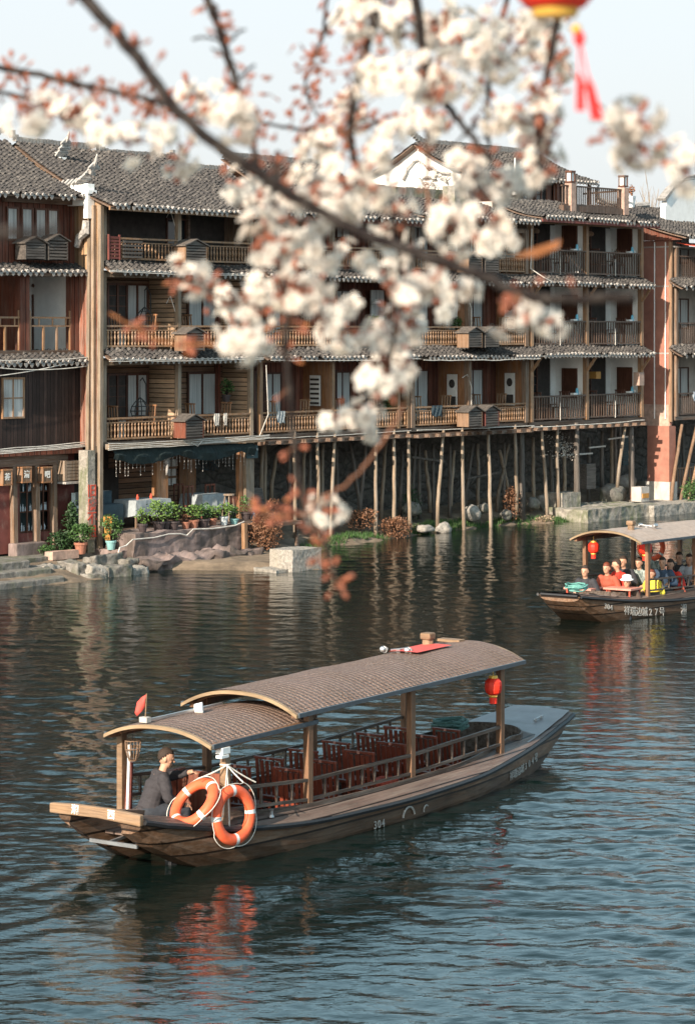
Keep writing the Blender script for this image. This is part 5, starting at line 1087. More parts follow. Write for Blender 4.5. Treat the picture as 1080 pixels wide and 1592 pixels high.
        for sg in (-1, 1): mb.bar((x0+.05, sg*.755, z_at(x0)-.02), (x1-.05, sg*.755, z_at(x1)-.02), .06, .07)
        n_ = max(3, int((x1-x0)/.6))
        for i in range(n_+1):
            x = x0+.08+(x1-x0-.16)*i/n_; pts = [(x, prof(j/10)[0], z_at(x)+prof(j/10)[1]-.055) for j in range(1, 10)]; mb.tube(pts, .018, 5)
        mb.build('roof_frame', 'boat_post', o); 
        return o
    r1 = roof(1.02, 3.05, .78, 1.575, .165, roof_mat, 'stern_roof')
    r2 = roof(2.55, 7.75, .86, 1.735, .215, roof_mat, 'main_roof')
    # horns, lamp, red patch, box on the roof
    mb = MB(); mb.tube([(6.25, .30, 2.02), (6.35, .08, 2.05)], .012, 6)
    for y_ in (.36, .04): mb.tube([(6.25+(.36-y_)*.3, y_, 2.03), (6.17+(.36-y_)*.3, y_-.01, 2.03)], [.02, .05], 8); mb.ball((6.15+(.36-y_)*.3, y_, 2.035), .042, 8, 6)
    mb.box(6.26, 6.30, .16, .22, 1.95, 2.04); mb.build('horn', 'metal', r)
    mb = MB(); x = 7.0; mb.lathe([(.075, 0), (.075, .12), (.05, .14)], (x, .2, 1.96), 8); b_ = mb.build('beacon_base', 'boat_board', r)
    mb = MB(); mb.box(x-.08, x+.08, .12, .28, 2.09, 2.18); mb.build('beacon_top', 'boat_board', b_, bevel=.02)
    if main:
        mb = MB(); P = [[(x, y_, 1.741+.012*(x-2.55)-.012+.02+.215*(1-(abs(y_)/.86)**2.3)+.018) for y_ in (.30-.0, .15, 0, -.15)] for x in (6.2, 6.5, 6.8, 7.05)]; mb.grid(P); mb.build('red_sheet', 'flag', r)
        mb = MB(); mb.box(7.55, 7.7, .05, .4, 1.995, 2.03); mb.build('roof_board', 'boat_board', r)
        # conduit and small floodlight on the stern roof
        mb = MB(); mb.bar((1.1, .22, 1.765), (2.5, .22, 1.785), .03, .025); mb.build('conduit', 'metal', r)
        mb = MB(); mb.tube([(1.95, .2, 1.79), (2.0, .12, 1.80)], [.055, .07], 10); mb.build('floodlight', 'plaster', r)
        mb = MB(); mb.box(1.05, 1.13, .19, .30, 1.74, 1.80); mb.build('flag_socket', 'plaster_old', r)
        mb = MB(); mb.box(1.16, 1.30, -.82, -.72, 1.46, 1.53); mb.box(1.12, 1.26, -.83, -.75, 1.42, 1.45); mb.build('camera_box', 'plaster', r)
        mb = MB(); mb.box(1.5, 1.56, -.5, .55, .4, .62); mb.box(2.3, 2.36, .1, .72, .1, .98); mb.box(1.9, 2.36, .66, .72, .1, 1.0); mb.build('helm_panel', 'wood_red', r)
        mb = MB(); mb.box(1.42, 1.85, -.1, .62, .52, .56); mb.build('helm_seat', 'boat_board', r)
        mb = MB(); mb.lathe([(.035, 0), (.02, .03), (.02, .07), (.03, .09)], (2.05, -.84, .62), 8); mb.build('bollard', 'metal', r)
        mb = MB(); mb.tube([(1.8, -.9, .60), (1.95, -.84, .65), (2.1, -.83, .66)], .02, 6)
        mb = MB(); mb.bar((8.95, -.30, .80), (9.2, -.30, .83), .02); mb.lathe([(.02, 0), (.02, .04)], (9.0, -.3, .78), 6); mb.lathe([(.02, 0), (.02, .04)], (9.15, -.3, .80), 6); mb.build('cleat', 'metal', r)
    # names painted on the near side of the hull
    for s_, txt, x, size, dz in letter:
        for i, chx in enumerate(txt):
            xx = x + (i if s_ < 0 else -i)*size*(.62 if chx.isdigit() and not any(c > '\u4e00' for c in txt) else 1.0)
            b = hb(xx); z = hz(xx)*.62+hk(xx)*.38+dz; slope = (hb(xx+.1)-hb(xx-.1))/.2; yaw = atan2(-s_*-slope*-1 if False else 0, 1)
            rot = Matrix.Rotation(0 if s_ < 0 else pi, 4, 'Z') @ Matrix.Rotation(pi/2, 4, 'X')
            ys = s_*(b*.985+.012); sk = Matrix.Identity(4); sk[1][0] = s_*slope*.985
            zsl = (hz(xx+.1)-hz(xx-.1))/.2*.8; sk[2][0] = zsl; 
            text_mesh(chx, size*1.02, 'lettering', 'worn_paint', h, Matrix.Translation((xx, ys, z)) @ sk @ rot, bold=.001)
    return r
BH = .968
boat = make_boat((-2.729, 27.305, 0), BH, 'near wooden tour boat with two arched bark roofs and empty chairs', 'mat_roof', True, ((-1, '304', 3.85, .13, .02), (-1, '祥瑞边城304号', 7.35, .125, .02)))
h2 = radians(55)+pi
bloc = (4.35+BL*cos(radians(55)), 50.9+BL*sin(radians(55)), 0)
boat2 = make_boat(bloc, h2, 'far wooden tour boat full of passengers under a smooth pale roof', 'mat_roof_pale', False, ((1, '祥瑞边城27号', 8.2, .2, .0), (1, '304', 8.9, .15, .0), (1, '湘', 6.2, .25, 0)))
boat.location.z = boat2.location.z = 0
for b_ in (boat, boat2): b_.location *= 1.036; b_.location.z = -.215; b_.scale = (1.036,)*3
bpy.context.view_layer.update()
def on(b, x, y, z): return b.matrix_world @ Vector((x, y, z))
def W2(x, y, z): return on(boat, x, y, z)
MW1 = boat.matrix_world.copy(); MW2 = boat2.matrix_world.copy()
# worn remains of painted marks on the hull
mb = MB(); mb.tube([(4.55+.13*cos(a), -(hb(4.55)*.99+.014), .24+.13*sin(a)) for a in [pi*i/8*.9+.2 for i in range(9)]], .014, 5); mb.tube([(4.95+.06*cos(a), -(hb(4.9)*.99+.014), .27+.06*sin(a)) for a in [pi*i/6+.8 for i in range(6)]], .010, 5)
o = mb.build('painted_mark', 'worn_paint', [c for c in boat.children if c.name.startswith('hull')][0])
# ------------------------------------------------------------------ chairs
def make_chair(bt, x, y, lb, rz=0.):
    r = wempty('slatted_chair', bt.matrix_world @ Vector((x, y, .03)), BH+rz, lb, 'chair', 'slatted chairs in the near boat')
    r.scale = (1.05, 1.12, 1.16)
    def p(n_, mb_, m='chair_wood'): return mb_.build(n_, m, r)
    mb = MB(); mb.box(-.17, .2, -.19, .19, .37, .40); p('seat', mb)
    for a in (-.16, .17):
        for b in (-.17, .17): mb = MB(); mb.box(a-.02, a+.02, b-.02, b+.02, 0, .37); p('leg', mb)
    mb = MB()
    for b in (-.18, -.108, -.036, .036, .108, .18): mb.bar((-.18, b, .37), (-.23, b, .83), .035, .018) if abs(b) > .17 else mb.bar((-.18, b, .42), (-.228, b, .80), .045, .012, (1, 0, 0))
    mb.bar((-.232, -.2, .83), (-.232, .2, .83), .05, .025); p('backrest', mb)
    mb = MB(); mb.box(-.259, -.2575, -.018, .018, .815, .845); p('sticker', mb, 'pink')
    return r
ch0 = None
spots = [(3.2, .36, 'far side chair nearest the stern'), (3.85, .34, 'far side chair, second from the stern'), (4.54, .33, 'far side chair, third from the stern'), (5.28, .33, 'far side chair, fourth from the stern'), (6.05, .33, 'far side chair, fifth from the stern'), (6.7, .33, 'far side chair nearest the bow'),
         (3.35, -.30, 'near side chair beside the second roof post'), (4.05, -.30, 'near side chair, second from the stern'), (4.85, -.30, 'near side chair with the red cushion ahead of it'), (5.6, -.30, 'near side chair just behind the red-stickered pair'), (6.35, -.30, 'near side chair beyond the third roof post'), (6.95, -.28, 'near side chair nearest the bow')]
for i, (x, y, lb) in enumerate(spots):
    lb = 'red-brown slatted chair, ' + lb
    if ch0 is None: ch0 = make_chair(boat, x, y, lb)
    else:
        c = copy_tree(ch0); c.location = W2(x, y, .03); c['label'] = lb; c.rotation_euler = (0, 0, BH+U(-.06, .06))
def place(mb, name, mat, x, y, z, b=None, **kw):
    b = b or boat; o = mb.build(name, mat, **kw); o.location = on(b, x, y, z); o.rotation_euler = (0, 0, b.rotation_euler.z); return o
for x, y, lb in ((5.1, -.32, 'round orange-red seat cushion left of its twin'), (5.28, -.28, 'round orange-red seat cushion right of its twin'), (2.62, -.55, 'small red cushion by the side rail near the stern')):
    mb = MB(); mb.lathe([(.13, 0), (.16, .03), (.16, .07), (.11, .1)], n=14); place(mb, 'cushion', 'red_paint', x, y, .45, smooth=True, label=lb, cat='cushion')
# rope coils
def coil(b, x, y, z, R_, m, lb, rr=.022, n_=7):
    mb = MB(); pts = []
    for i in range(n_*16): a = 2*pi*i/16; k = 1-.35*abs(sin(i*.13)); pts.append((R_*k*cos(a)*1.2, R_*k*sin(a), .03+.035*(i/16)*.6+U(0, .03)))
    mb.tube(pts, rr, 6); place(mb, 'rope_coil', m, x, y, z, b, label=lb, cat='rope')
coil(boat, 7.75, .32, .72, .27, 'rope_green', 'dark green mooring rope heaped near the bow of the empty boat')
coil(boat2, 9.2, .12, .84, .26, 'rope_teal', 'turquoise rope coiled on the bow of the far boat', .014, 6)
# ------------------------------------------------------------------ hanging lanterns
def lantern(loc, s, lb, name='red_lantern', base=True, tassels=False):
    r = wempty(name, loc, .4, lb, 'lantern'); mb = MB(); n = 20; P = []
    prof = [(.055, .0), (.085, .02), (.118, .06), (.125, .11), (.122, .17), (.108, .215), (.075, .245), (.055, .255)]
    mb.lathe([(a*s, -b*s-.03*s) for a, b in prof], n=n); 
    for k in range(n):
        if k % 2: 
            for q in range(len(prof)): i = q*n+k; v = mb.v[i]; mb.v[i] = (v[0]*.955, v[1]*.955, v[2])
    mb.build('lantern_body', 'lantern_red', r)
    mb = MB(); mb.lathe([(.06*s, 0), (.068*s, -.04*s), (.05*s, -.04*s)], n=16); mb.build('gold_cap', 'gold', r); mb = MB(); mb.lathe([(.06*s, -.278*s), (.066*s, -.30*s), (.052*s, -.315*s)], n=16); mb.build('gold_collar', 'gold', r); mb = MB(); mb.tube([(0, 0, 0), (0, 0, .09*s)], .006*s, 5); mb.build('cord', 'gold', r)
    if base: mb = MB(); mb.lathe([(.052*s, -.316*s), (.056*s, -.40*s), (.05*s, -.40*s)], n=14); mb.lathe([(.058*s, -.335*s), (.058*s, -.345*s)], n=14); mb.build('fringe', 'lantern_red', r)
    return r
lantern(W2(7.05, -.79, 1.68), .96, 'big red lantern with gold collars hanging by the front near post of the empty boat')
lantern(W2(5.0, -.35, 1.84), .62, 'small red lantern half hidden behind the middle post of the empty boat')
lantern(on(boat2, 7.38, -.5, 1.75), 1.0, 'red lantern at the far front post of the crowded boat')
lantern(on(boat2, 7.1, .60, 1.80), 1.15, 'larger red lantern behind the near front post of the crowded boat')
r = wempty('wicker_lantern', on(boat, 1.3, .60, 1.47), 0, 'small brown wicker basket lamp hanging under the stern roof', 'lamp'); mb = MB()
for i in range(14): a = 2*pi*i/14; mb.tube([(.095*cos(a), .095*sin(a), 0), (.09*cos(a), .09*sin(a), -.1), (.05*cos(a), .05*sin(a), -.24)], .006, 4)
for z, q in ((0, .095), (-.1, .09), (-.24, .05)): mb.tube([(q*cos(2*pi*i/14), q*sin(2*pi*i/14), z) for i in range(14)], .007, 4, True)
mb.build('basket', 'wood_box_side', r); mb = MB(); mb.tube([(0, 0, -.02), (0, 0, .2)], .004, 4); mb.build('cord', 'wire_dark', r)
mb = MB(); mb.lathe([(.10, .0), (.10, .28), (.08, .30)], n=12); mb.lathe([(.12, .30), (.12, .33), (.03, .36)], n=12); place(mb, 'white_lamp', 'plaster', 4.75, .66, 1.42, boat2, label='white cylindrical lamp hung from the eave of the crowded boat', cat='lamp')
# flag on the stern roof
r = wempty('small_flag', W2(1.1, .25, 1.78), BH, 'small faded red flag on the stern roof', 'flag'); mb = MB(); mb.tube([(0, 0, 0), (.0, -.02, .30)], .007, 5); mb.build('flagpole', 'boat_board', r)
mb = MB(); P = []
for i in range(7): a = i/6; P.append([(-.02*sin(a*5)-.03*a, -.02+.17*a*.8, .29-.10*a-.0), (-.02*sin(a*5+1)-.03*a, -.01+.15*a, .21-.15*a), (.01*sin(a*5), -.0+.12*a, .14-.14*a*.9)])
mb.grid(P); f_ = mb.build('cloth', 'flag', r, smooth=True); f_.modifiers.new('thickness', 'SOLIDIFY').thickness = .004
# boat hook and tied bundle by the far stern post
mb = MB(); mb.tube([(1.2, .60, .58), (1.28, .64, 1.30)], .018, 7); mb.tube([(1.28, .64, 1.3), (1.27, .63, 1.42)], [.028, .02], 7); o = mb.build('boat_hook', 'sign_white', label='white pole propped against the far stern post', cat='pole'); o.matrix_world = MW1
mb = MB(); mb.tube([(1.33, .70, .6), (1.36, .68, 1.2)], [.05, .03], 7); o = mb.build('furled_umbrella', 'red_old', label='furled dark red umbrella standing beside the white pole', cat='umbrella'); o.matrix_world = MW1
# ------------------------------------------------------------------ life rings
def lifering(bt, c, axis, spin, lb, Rr=.30, rr=.072, mat='plastic_orange'):
    bt_mw = bt.matrix_world; loc = bt_mw @ Vector(c); z = (bt_mw.to_3x3() @ Vector(axis)).normalized(); x = Vector((0, 0, 1)).cross(z).normalized(); y = z.cross(x)
    rot = Matrix((x, y, z)).transposed().to_4x4()
    r = bpy.data.objects.new('life_ring', None); COL.objects.link(r); r.matrix_world = Matrix.Translation(loc) @ rot @ Matrix.Rotation(spin, 4, 'Z'); tag(r, lb, 'life ring', 'orange life rings')
    def ring(a0, a1, k, n_, closed=False): 
        return [(Rr*cos(a0+(a1-a0)*i/n_), Rr*sin(a0+(a1-a0)*i/n_), 0) for i in range(n_ if closed else n_+1)]
    mb = MB(); mb.tube(ring(0, 2*pi, 1, 48, True), rr, 16, True)
    mb.v = [(v[0], v[1], v[2]*.85) for v in mb.v]; mb.build('float', mat, r, smooth=True)
    for q in range(4):
        a = pi/4+q*pi/2; mb = MB(); mb.tube(ring(a-.085, a+.085, 1, 5), rr*1.03, 16, cap=False); mb.v = [(v[0], v[1], v[2]*.86) for v in mb.v]; mb.build('reflective_band', 'tape', r, smooth=True)
    mb = MB(); pts = []
    for i in range(48):
        a = 2*pi*i/48; k = Rr+rr+.008+.05*abs(sin(2*(a-pi/4)))*(1 if sin(a) < .3 else .3); pts.append((k*cos(a), k*sin(a), .01))
    mb.tube(pts, .0055, 5, True); mb.build('grab_line', 'rope', r, smooth=True); return r
lifering(boat, (.92, -.60, .93), (-.71, .207, .667), .35, 'orange life ring turned to the left, partly in front of the driver', .275, .068)
lifering(boat, (1.26, -.89, .775), (-.12, -.99, .08), .8, 'orange life ring hanging over the side deck in front of the stern post', .282, .068)
mb = MB()
for a, b in (((1.25, -.81, 1.33), (.95, -.62, 1.2)), ((1.25, -.81, 1.33), (1.30, -1.0, 1.15)), ((1.25, -.81, 1.33), (1.23, -.86, .62)), ((1.25, -.81, 1.33), (1.60, -.95, 1.1)), ((1.24, -.82, 1.3), (1.18, -.80, .75))): mb.tube(sagline(a, b, .01, 6), .008, 5)
mb.tube([(1.29+.062*cos(a), -.755+.055*sin(a), 1.33) for a in [2*pi*i/10 for i in range(10)]], .010, 5, True)
o = mb.build('lashing_rope', 'rope', label='thin white rope tying the life rings to the stern post', cat='rope'); o.matrix_world = MW1
lifering(boat2, (4.1, .45, 1.42), (.4, .9, .1), .2, 'faded orange life ring hung inside the crowded boat behind the white lamp', .27, .06)
lifering(boat2, (4.55, -.62, 1.40), (.9, .4, .1), .2, 'pinkish life ring on the far side of the crowded boat', .27, .06)
# tables on the far boat
def small_table(x, y, lb):
    r = wempty('folding_table', on(boat2, x, y, .02), h2, lb, 'table'); mb = MB(); mb.box(-.28, .28, -.34, .34, .80, .84); mb.build('tabletop', 'pink', r)
    for a in (-.22, .22):
        for b in (-.28, .28): mb = MB(); mb.bar((a, b, 0), (a, b, .80), .03); mb.build('leg', 'red_paint', r)
small_table(8.2, -.28, 'pinkish table in front of the man in the black jacket'); small_table(7.75, .42, 'pinkish table in front of the woman in the white hat')

# ------------------------------------------------------------------ people
def capsule(mb, pts, rad, n=12):
    mb.tube(pts, rad, n); mb.ball(pts[0], rad[0], n, 6); mb.ball(pts[-1], rad[-1], n, 6)
def fuse(mb, name, mat, par, vox, sm=4):
    me = bpy.data.meshes.new(name); me.from_pydata(mb.v, [], mb.f); ob = bpy.data.objects.new('tmp', me); COL.objects.link(ob)
    m = ob.modifiers.new('r', 'REMESH'); m.mode = 'VOXEL'; m.voxel_size = vox; m.use_smooth_shade = True
    if sm: m2 = ob.modifiers.new('s', 'SMOOTH'); m2.iterations = sm; m2.factor = .5
    dg = bpy.context.evaluated_depsgraph_get(); dg.update(); out = bpy.data.meshes.new_from_object(ob.evaluated_get(dg)); bpy.data.objects.remove(ob)
    out.materials.clear(); out.materials.append(M[mat]); out.shade_smooth(); o = bpy.data.objects.new(name, out); COL.objects.link(o); o.parent = par; return o
def head(mb, c, yaw, pitch=0., s=1., vox=.01):
    """skull, jaw, nose, brow, ears, lips; looks along +x before yaw"""
    Rm = Matrix.Translation(c) @ Matrix.Rotation(yaw, 4, 'Z') @ Matrix.Rotation(pitch, 4, 'Y') @ Matrix.Scale(s, 4)
    k = MB(); k.ball((0, 0, .02), (.098, .077, .108), 16, 12); k.ball((.028, 0, -.055), (.062, .058, .062), 14, 10); k.ball((.055, 0, -.088), (.030, .034, .026), 10, 8)
    k.ball((.088, 0, .022), (.014, .05, .012), 10, 6); k.tube([(.090, 0, .015), (.112, 0, -.018)], [.009, .016], 8); k.ball((.108, 0, -.022), (.014, .018, .011), 8, 6)
    for q in (-1, 1): k.ball((-.002, q*.078, -.008), (.020, .011, .032), 8, 6); k.ball((.060, q*.040, -.022), (.024, .020, .022), 8, 6)
    k.ball((.086, 0, -.055), (.012, .024, .006), 8, 6); k.ball((.083, 0, -.066), (.012, .021, .007), 8, 6)
    mb.add([Rm @ Vector(v) for v in k.v], k.f)
    return Rm
def person(loc, rz, lb, top, bottom='denim', hair='hair', hat=None, scale=1., yaw=0., lean=.08, arms=None, vox=.013, hairlen=0, pitch=.1, detail=False, legs=True):
    """seated figure; origin at the hips on the seat, +x forward"""
    r = wempty('person', loc, rz, lb, 'person'); s = scale
    V = lambda *a: Vector(a)*s
    hip = V(0, 0, .09); chest = V(.02+lean*.6, 0, .38); neck = V(.03+lean, 0, .53); hd = V(.045+lean*1.25, 0, .70)
    sh = [V(.01+lean*.95, q*.185, .475) for q in (-1, 1)]
    q_ = U(-.04, .05); arms = arms or [(V(.08, -.28, .23), V(.31, -.20+q_, .24+q_)), (V(.08, .28, .23), V(.31, .17, .24-q_))]
    kn = [V(.42, q*.12, .08) for q in (-1, 1)]; an = [V(.40, q*.13, -.36) for q in (-1, 1)]
    b = MB()
    capsule(b, [hip, V(.01+lean*.3, 0, .22), chest, V(.02+lean*.9, 0, .46)], [.135*s, .125*s, .13*s, .10*s]); b.tube([neck-V(0, 0, .05), neck, hd-V(0, 0, .05)], [.07*s, .052*s, .05*s], 10)
    head(b, hd, yaw, pitch, s)
    for i in (0, 1):
        el, wr = arms[i]; capsule(b, [sh[i], (sh[i]+el)/2, el], [.058*s, .05*s, .042*s]); capsule(b, [el, (el+wr)/2, wr], [.041*s, .037*s, .026*s])
        d = (wr-el).normalized(); side = d.cross(Vector((0, 0, 1))).normalized(); up = side.cross(d)
        pc = wr+d*.045*s; b.tube([wr, wr+d*.04*s, wr+d*.085*s], [.026*s, .034*s, .030*s], 10)
        for f in range(4):
            o_ = side*(f-1.5)*.019*s; L = (.062, .072, .068, .052)[f]*s; p0 = wr+d*.08*s+o_; p1 = p0+d*L*.5-up*.012*s; p2 = p1+d*L*.35-up*.024*s; capsule(b, [p0, p1, p2], [.0095*s, .0088*s, .0075*s], 7)
        q = 1 if i == 0 else -1; p0 = wr+d*.03*s-side*q*.03*s*-1*(-1); p1 = p0-side*q*.03*s*(-1)*(-1)+d*.03*s; capsule(b, [p0, p1, p1+d*.028*s], [.011*s, .010*s, .009*s], 7)
        if legs: capsule(b, [V(0, (i*2-1)*.09, .07), (V(0, (i*2-1)*.09, .07)+kn[i])/2, kn[i]], [.085*s, .075*s, .055*s]); capsule(b, [kn[i], (kn[i]+an[i])/2, an[i]], [.052*s, .050*s, .035*s])
    fuse(b, 'body', 'skin', r, vox if not detail else .0065, 2)
    # jacket: torso and sleeves, collar
    j = MB(); capsule(j, [hip+V(0, 0, .01), V(.0+lean*.3, 0, .22), chest, V(.02+lean*.9, 0, .455)], [.155*s, .140*s, .148*s, .112*s], 16)
    j.v = [(v[0], v[1]*1.12, v[2]) for v in j.v]
    j.tube([V(.02+lean*.9, 0, .50), V(.028+lean, 0, .555)], [.085*s, .070*s], 14)
    for i in (0, 1):
        el, wr = arms[i]; capsule(j, [sh[i]-V(0, (i*2-1)*.02, .005), (sh[i]+el)/2, el], [.082*s, .074*s, .066*s]); e = el.lerp(wr, .9); capsule(j, [el, (el+e)/2, e], [.065*s, .058*s, .046*s]); j.tube([el.lerp(wr, .88), el.lerp(wr, .99)], [.05*s, .042*s], 12)
    jk = fuse(j, 'jacket', top, r, vox if not detail else .010, 3)
    if detail:
        for v in jk.data.vertices:     # folds in the cloth
            q = Vector((v.co.x*9, v.co.y*9, v.co.z*22+v.co.x*8)); v.co += v.normal*(MN.noise(q)*.011+MN.noise(q*2.3)*.004)
    if legs:
        t_ = MB()
        for i in (0, 1): capsule(t_, [V(-.02, (i*2-1)*.085, .06), (V(0, (i*2-1)*.09, .07)+kn[i])/2, kn[i]], [.115*s, .095*s, .072*s]); capsule(t_, [kn[i], (kn[i]+an[i])/2, an[i]+V(0, 0, .02)], [.070*s, .066*s, .058*s])
        fuse(t_, 'trousers', bottom, r, vox, 2)
        for i in (0, 1): t_ = MB(); capsule(t_, [an[i]+V(-.02, 0, -.06), an[i]+V(.10, 0, -.075), an[i]+V(.16, 0, -.08)], [.045*s, .042*s, .034*s]); fuse(t_, 'shoe', 'shoe', r, vox, 1)
    # hair: cap over the skull, leaving the face free
    Rm = Matrix.Translation(hd) @ Matrix.Rotation(yaw, 4, 'Z') @ Matrix.Rotation(pitch, 4, 'Y') @ Matrix.Scale(s, 4)
    k = MB(); hm = []
    k.ball((-.006, 0, .030), (.102, .082, .105), 28, 20)
    vs = []
    fs = [f for f in k.f if all((lambda v: (v[2] > .070-(0 if v[0] > .03 else (.03-v[0])*1.25) if not hairlen else v[2] > (.06 if v[0] > .03 else .06-(.03-v[0])*3.2)))(k.v[i]) for i in f)]
    q = MB(); idx = {}
    for f in fs:
        for i in f:
            if i not in idx: idx[i] = len(q.v); v = Vector(k.v[i]); v += v.normalized()*(.010*MN.noise(v*70)+.001); q.v.append(tuple(Rm @ v))
    q.f = [tuple(idx[i] for i in f) for f in fs]
    if hairlen: k2 = MB(); k2.tube([(-.03, 0, .03), (-.055, 0, -.05), (-.05, 0, -.05-hairlen)], [.085, .085, .065], 14); q.add([Rm @ Vector(v) for v in k2.v], k2.f)
    ho = q.build('hair', hair, r, smooth=True); ho.modifiers.new('thickness', 'SOLIDIFY').thickness = .005
    # eyes and brows
    k = MB()
    for e in (-1, 1): k.ball((.091, e*.030, .006), (.006, .011, .006), 8, 6); k.tube([(.094, e*.014, .026), (.092, e*.044, .026)], .0035, 5)
    e = MB(); e.add([Rm @ Vector(v) for v in k.v], k.f); e.build('eyes', 'hair', r)
    if hat:
        k = MB(); k.lathe([(.15, .045), (.155, .055), (.105, .075), (.10, .135), (.07, .155), (.01, .16)], n=20); e = MB(); e.add([Rm @ Vector(v) for v in k.v], k.f); e.build('hat', hat, r, smooth=True)
    return r
# the driver, seated sideways on the stern, seen from behind
V3 = Vector
drv = person(W2(1.36, .40, .60), BH-.62, 'driver in a dark grey jacket seated at the stern, hand raised to the helm', 'jacket_grey', 'denim', yaw=-.30, lean=.13, pitch=.25, scale=.98, detail=True,
             arms=[(V3((.17, -.235, .24)), V3((.38, -.16, .15))), (V3((.30, .22, .42)), V3((.50, .12, .47)))])
mb = MB()
# passengers of the far boat: (distance along, lateral, height, facing, label, clothing...)
def seat2(dx, dy, z=.50): return on(boat2, BL-dx, dy, z)
PS = [(1.55, -0.22, 0.50, .15, 'man in a black jacket behind the front table of the crowded boat', 'jacket_black', {}),
      (2.15, -0.02, 0.53, .05, 'woman with reddish hair and a rust jacket beside the man in black', 'jacket_rust', dict(hair='hair_red', hairlen=.02)),
      (2.45, 0.12, 0.58, -.5, 'young man in a bright red jacket turned sideways', 'jacket_red', dict(yaw=-.5)),
      (2.05, 0.50, 0.28, .2, 'woman with a white sun hat and brown coat at the near table', 'jacket_brown', dict(hat='white_cloth', hairlen=.06)),
      (3.00, -0.08, 0.60, .0, 'passenger with dark hair behind the larger lantern', 'jacket_black', {}),
      (3.35, 0.10, 0.56, .1, 'passenger in a patterned grey coat behind the near front post', 'jacket_camo', dict(hairlen=.03)),
      (4.25, -0.12, 0.68, .0, 'man in a camouflage jacket sitting highest, in the middle of the boat', 'jacket_camo', {}),
      (3.15, 0.52, 0.44, .0, 'child in a yellow coat beside the side rail', 'jacket_yellow', dict(scale=.88, hairlen=.03, hair='hair_red')),
      (3.65, 0.48, 0.56, .3, 'man in a navy jacket with a pale collar right of the child in yellow', 'jacket_navy', {}),
      (4.15, 0.44, 0.48, .1, 'woman in a red jacket just behind the second near post', 'jacket_red', dict(hairlen=.08)),
      (4.95, 0.22, 0.56, .2, 'passenger in a dark coat farther back beside the life ring', 'jacket_black', {}),
      (4.85, 0.52, 0.54, .2, 'passenger in a pale blue-grey jacket cut by the right edge', 'jacket_pale', {}),
      (4.00, 0.62, 0.32, .2, 'small child in an orange coat at the rail near the right edge', 'jacket_rust', dict(scale=.75, hairlen=.03))]
for dx, dy, z, tw, lb, top, kw in PS:
    person(seat2(dx, dy, z), h2+tw, lb, top, vox=.016, legs=True, **kw)
mb = MB(); mb.box(-.28, .22, -.2, .2, 0, .42); place(mb, 'white_bag', 'white_cloth', BL-2.35, .62, .1, boat2, bevel=.08, label='white bag standing at the feet of the woman in the hat', cat='bag')
# foam under both hulls
for b_, x0, lb in ((boat, 1.0, 'thin white foam at the stern waterline of the near boat'), (boat2, BL-1.3, 'thin foam line under the bow of the crowded boat')):
    mb = MB(); random.seed(3)
    for i in range(260):
        x = x0+random.gauss(.2, .22); y = random.gauss(-.05, .3); s = U(.003, .012); mb.add([(x+s*cos(a)*1.6, y+s*sin(a), .012) for a in [2*pi*k/7 for k in range(7)]], [tuple(range(7))])
    o = mb.build('foam', 'white_cloth', label=lb, cat='foam', kind='stuff'); o.matrix_world = b_.matrix_world
# ------------------------------------------------------------------ cherry branches hanging near the camera
random.seed(42)
CT = wempty('cherry_tree', (-1.5, 2.9, 3.4), 0, 'cherry tree reaching white blossom branches and dark twigs across the top of the view', 'tree')
def wb(mb, name, mat, par=CT, **kw):
    o = mb.build(name, mat, par, **kw); return o
CT['O'] = (-1.5, 2.9, 3.4)
def path(pts, n=8):      # Catmull-Rom through (px, py, depth)
    P = [P3(*p) for p in pts]; P = [P[0]*2-P[1]]+P+[P[-1]*2-P[-2]]; out = []
    for i in range(1, len(P)-2):
        for k in range(n):
            t = k/n; a, b, c, d = P[i-1:i+3]; out.append(.5*((2*b)+(c-a)*t+(2*a-5*b+4*c-d)*t*t+(3*b-3*c+d-a)*t**3))
    out.append(P[-2]); return out
def branch(pts, r0, r1, mat='bark', jit=.0015, name='branch'):
    r0 *= .62; r1 *= .62; q = path(pts); n = len(q); q = [p+Vector((U(-jit, jit), U(-jit, jit), U(-jit, jit))) for p in q]
    mb = MB(); mb.tube(q, [r0+(r1-r0)*i/(n-1)+U(0, .0008) for i in range(n)], 8); wb(mb, name, mat, smooth=True); return q
trunk = MB(); trunk.tube([(-1.5, 2.9, 3.3), (-1.45, 2.9, 4.6), (-1.3, 2.95, 5.8), (-1.0, 2.95, 6.75), (-.50, 2.80, 6.95)], [.14, .12, .09, .06, .03], 10); wb(trunk, 'trunk', 'bark', smooth=True)
q_main = branch([(-60, -180, 2.7), (60, -80, 2.68), (135, 0, 2.65), (215, 92, 2.63), (290, 188, 2.6), (400, 268, 2.6), (520, 342, 2.58), (640, 392, 2.5), (740, 425, 2.45), (830, 462, 2.4), (985, 464, 2.35)], .0108, .0075)
q_l1 = branch([(290, 180, 3.1), (255, 162, 3.1), (190, 145, 3.15), (110, 128, 3.2), (0, 104, 3.25), (-200, 80, 3.3)], .0045, .006)
q_l2 = branch([(145, 202, 3.2), (80, 172, 3.2), (20, 148, 3.25), (-200, 120, 3.3)], .003, .0045)
q_2 = branch([(400, 262, 2.95), (390, 200, 2.95), (368, 130, 2.95), (345, 60, 2.95), (322, -10, 2.95), (290, -140, 2.95)], .0055, .008)
q_c = branch([(432, 240, 3.0), (425, 340, 2.9), (442, 480, 2.85), (448, 600, 2.85), (470, 780, 2.85), (503, 840, 2.85), (522, 905, 2.85)], .0065, .003)
q_c2 = branch([(470, 790, 2.85), (540, 750, 2.85), (585, 700, 2.85), (628, 630, 2.85)], .002, .0025, 'calyx')
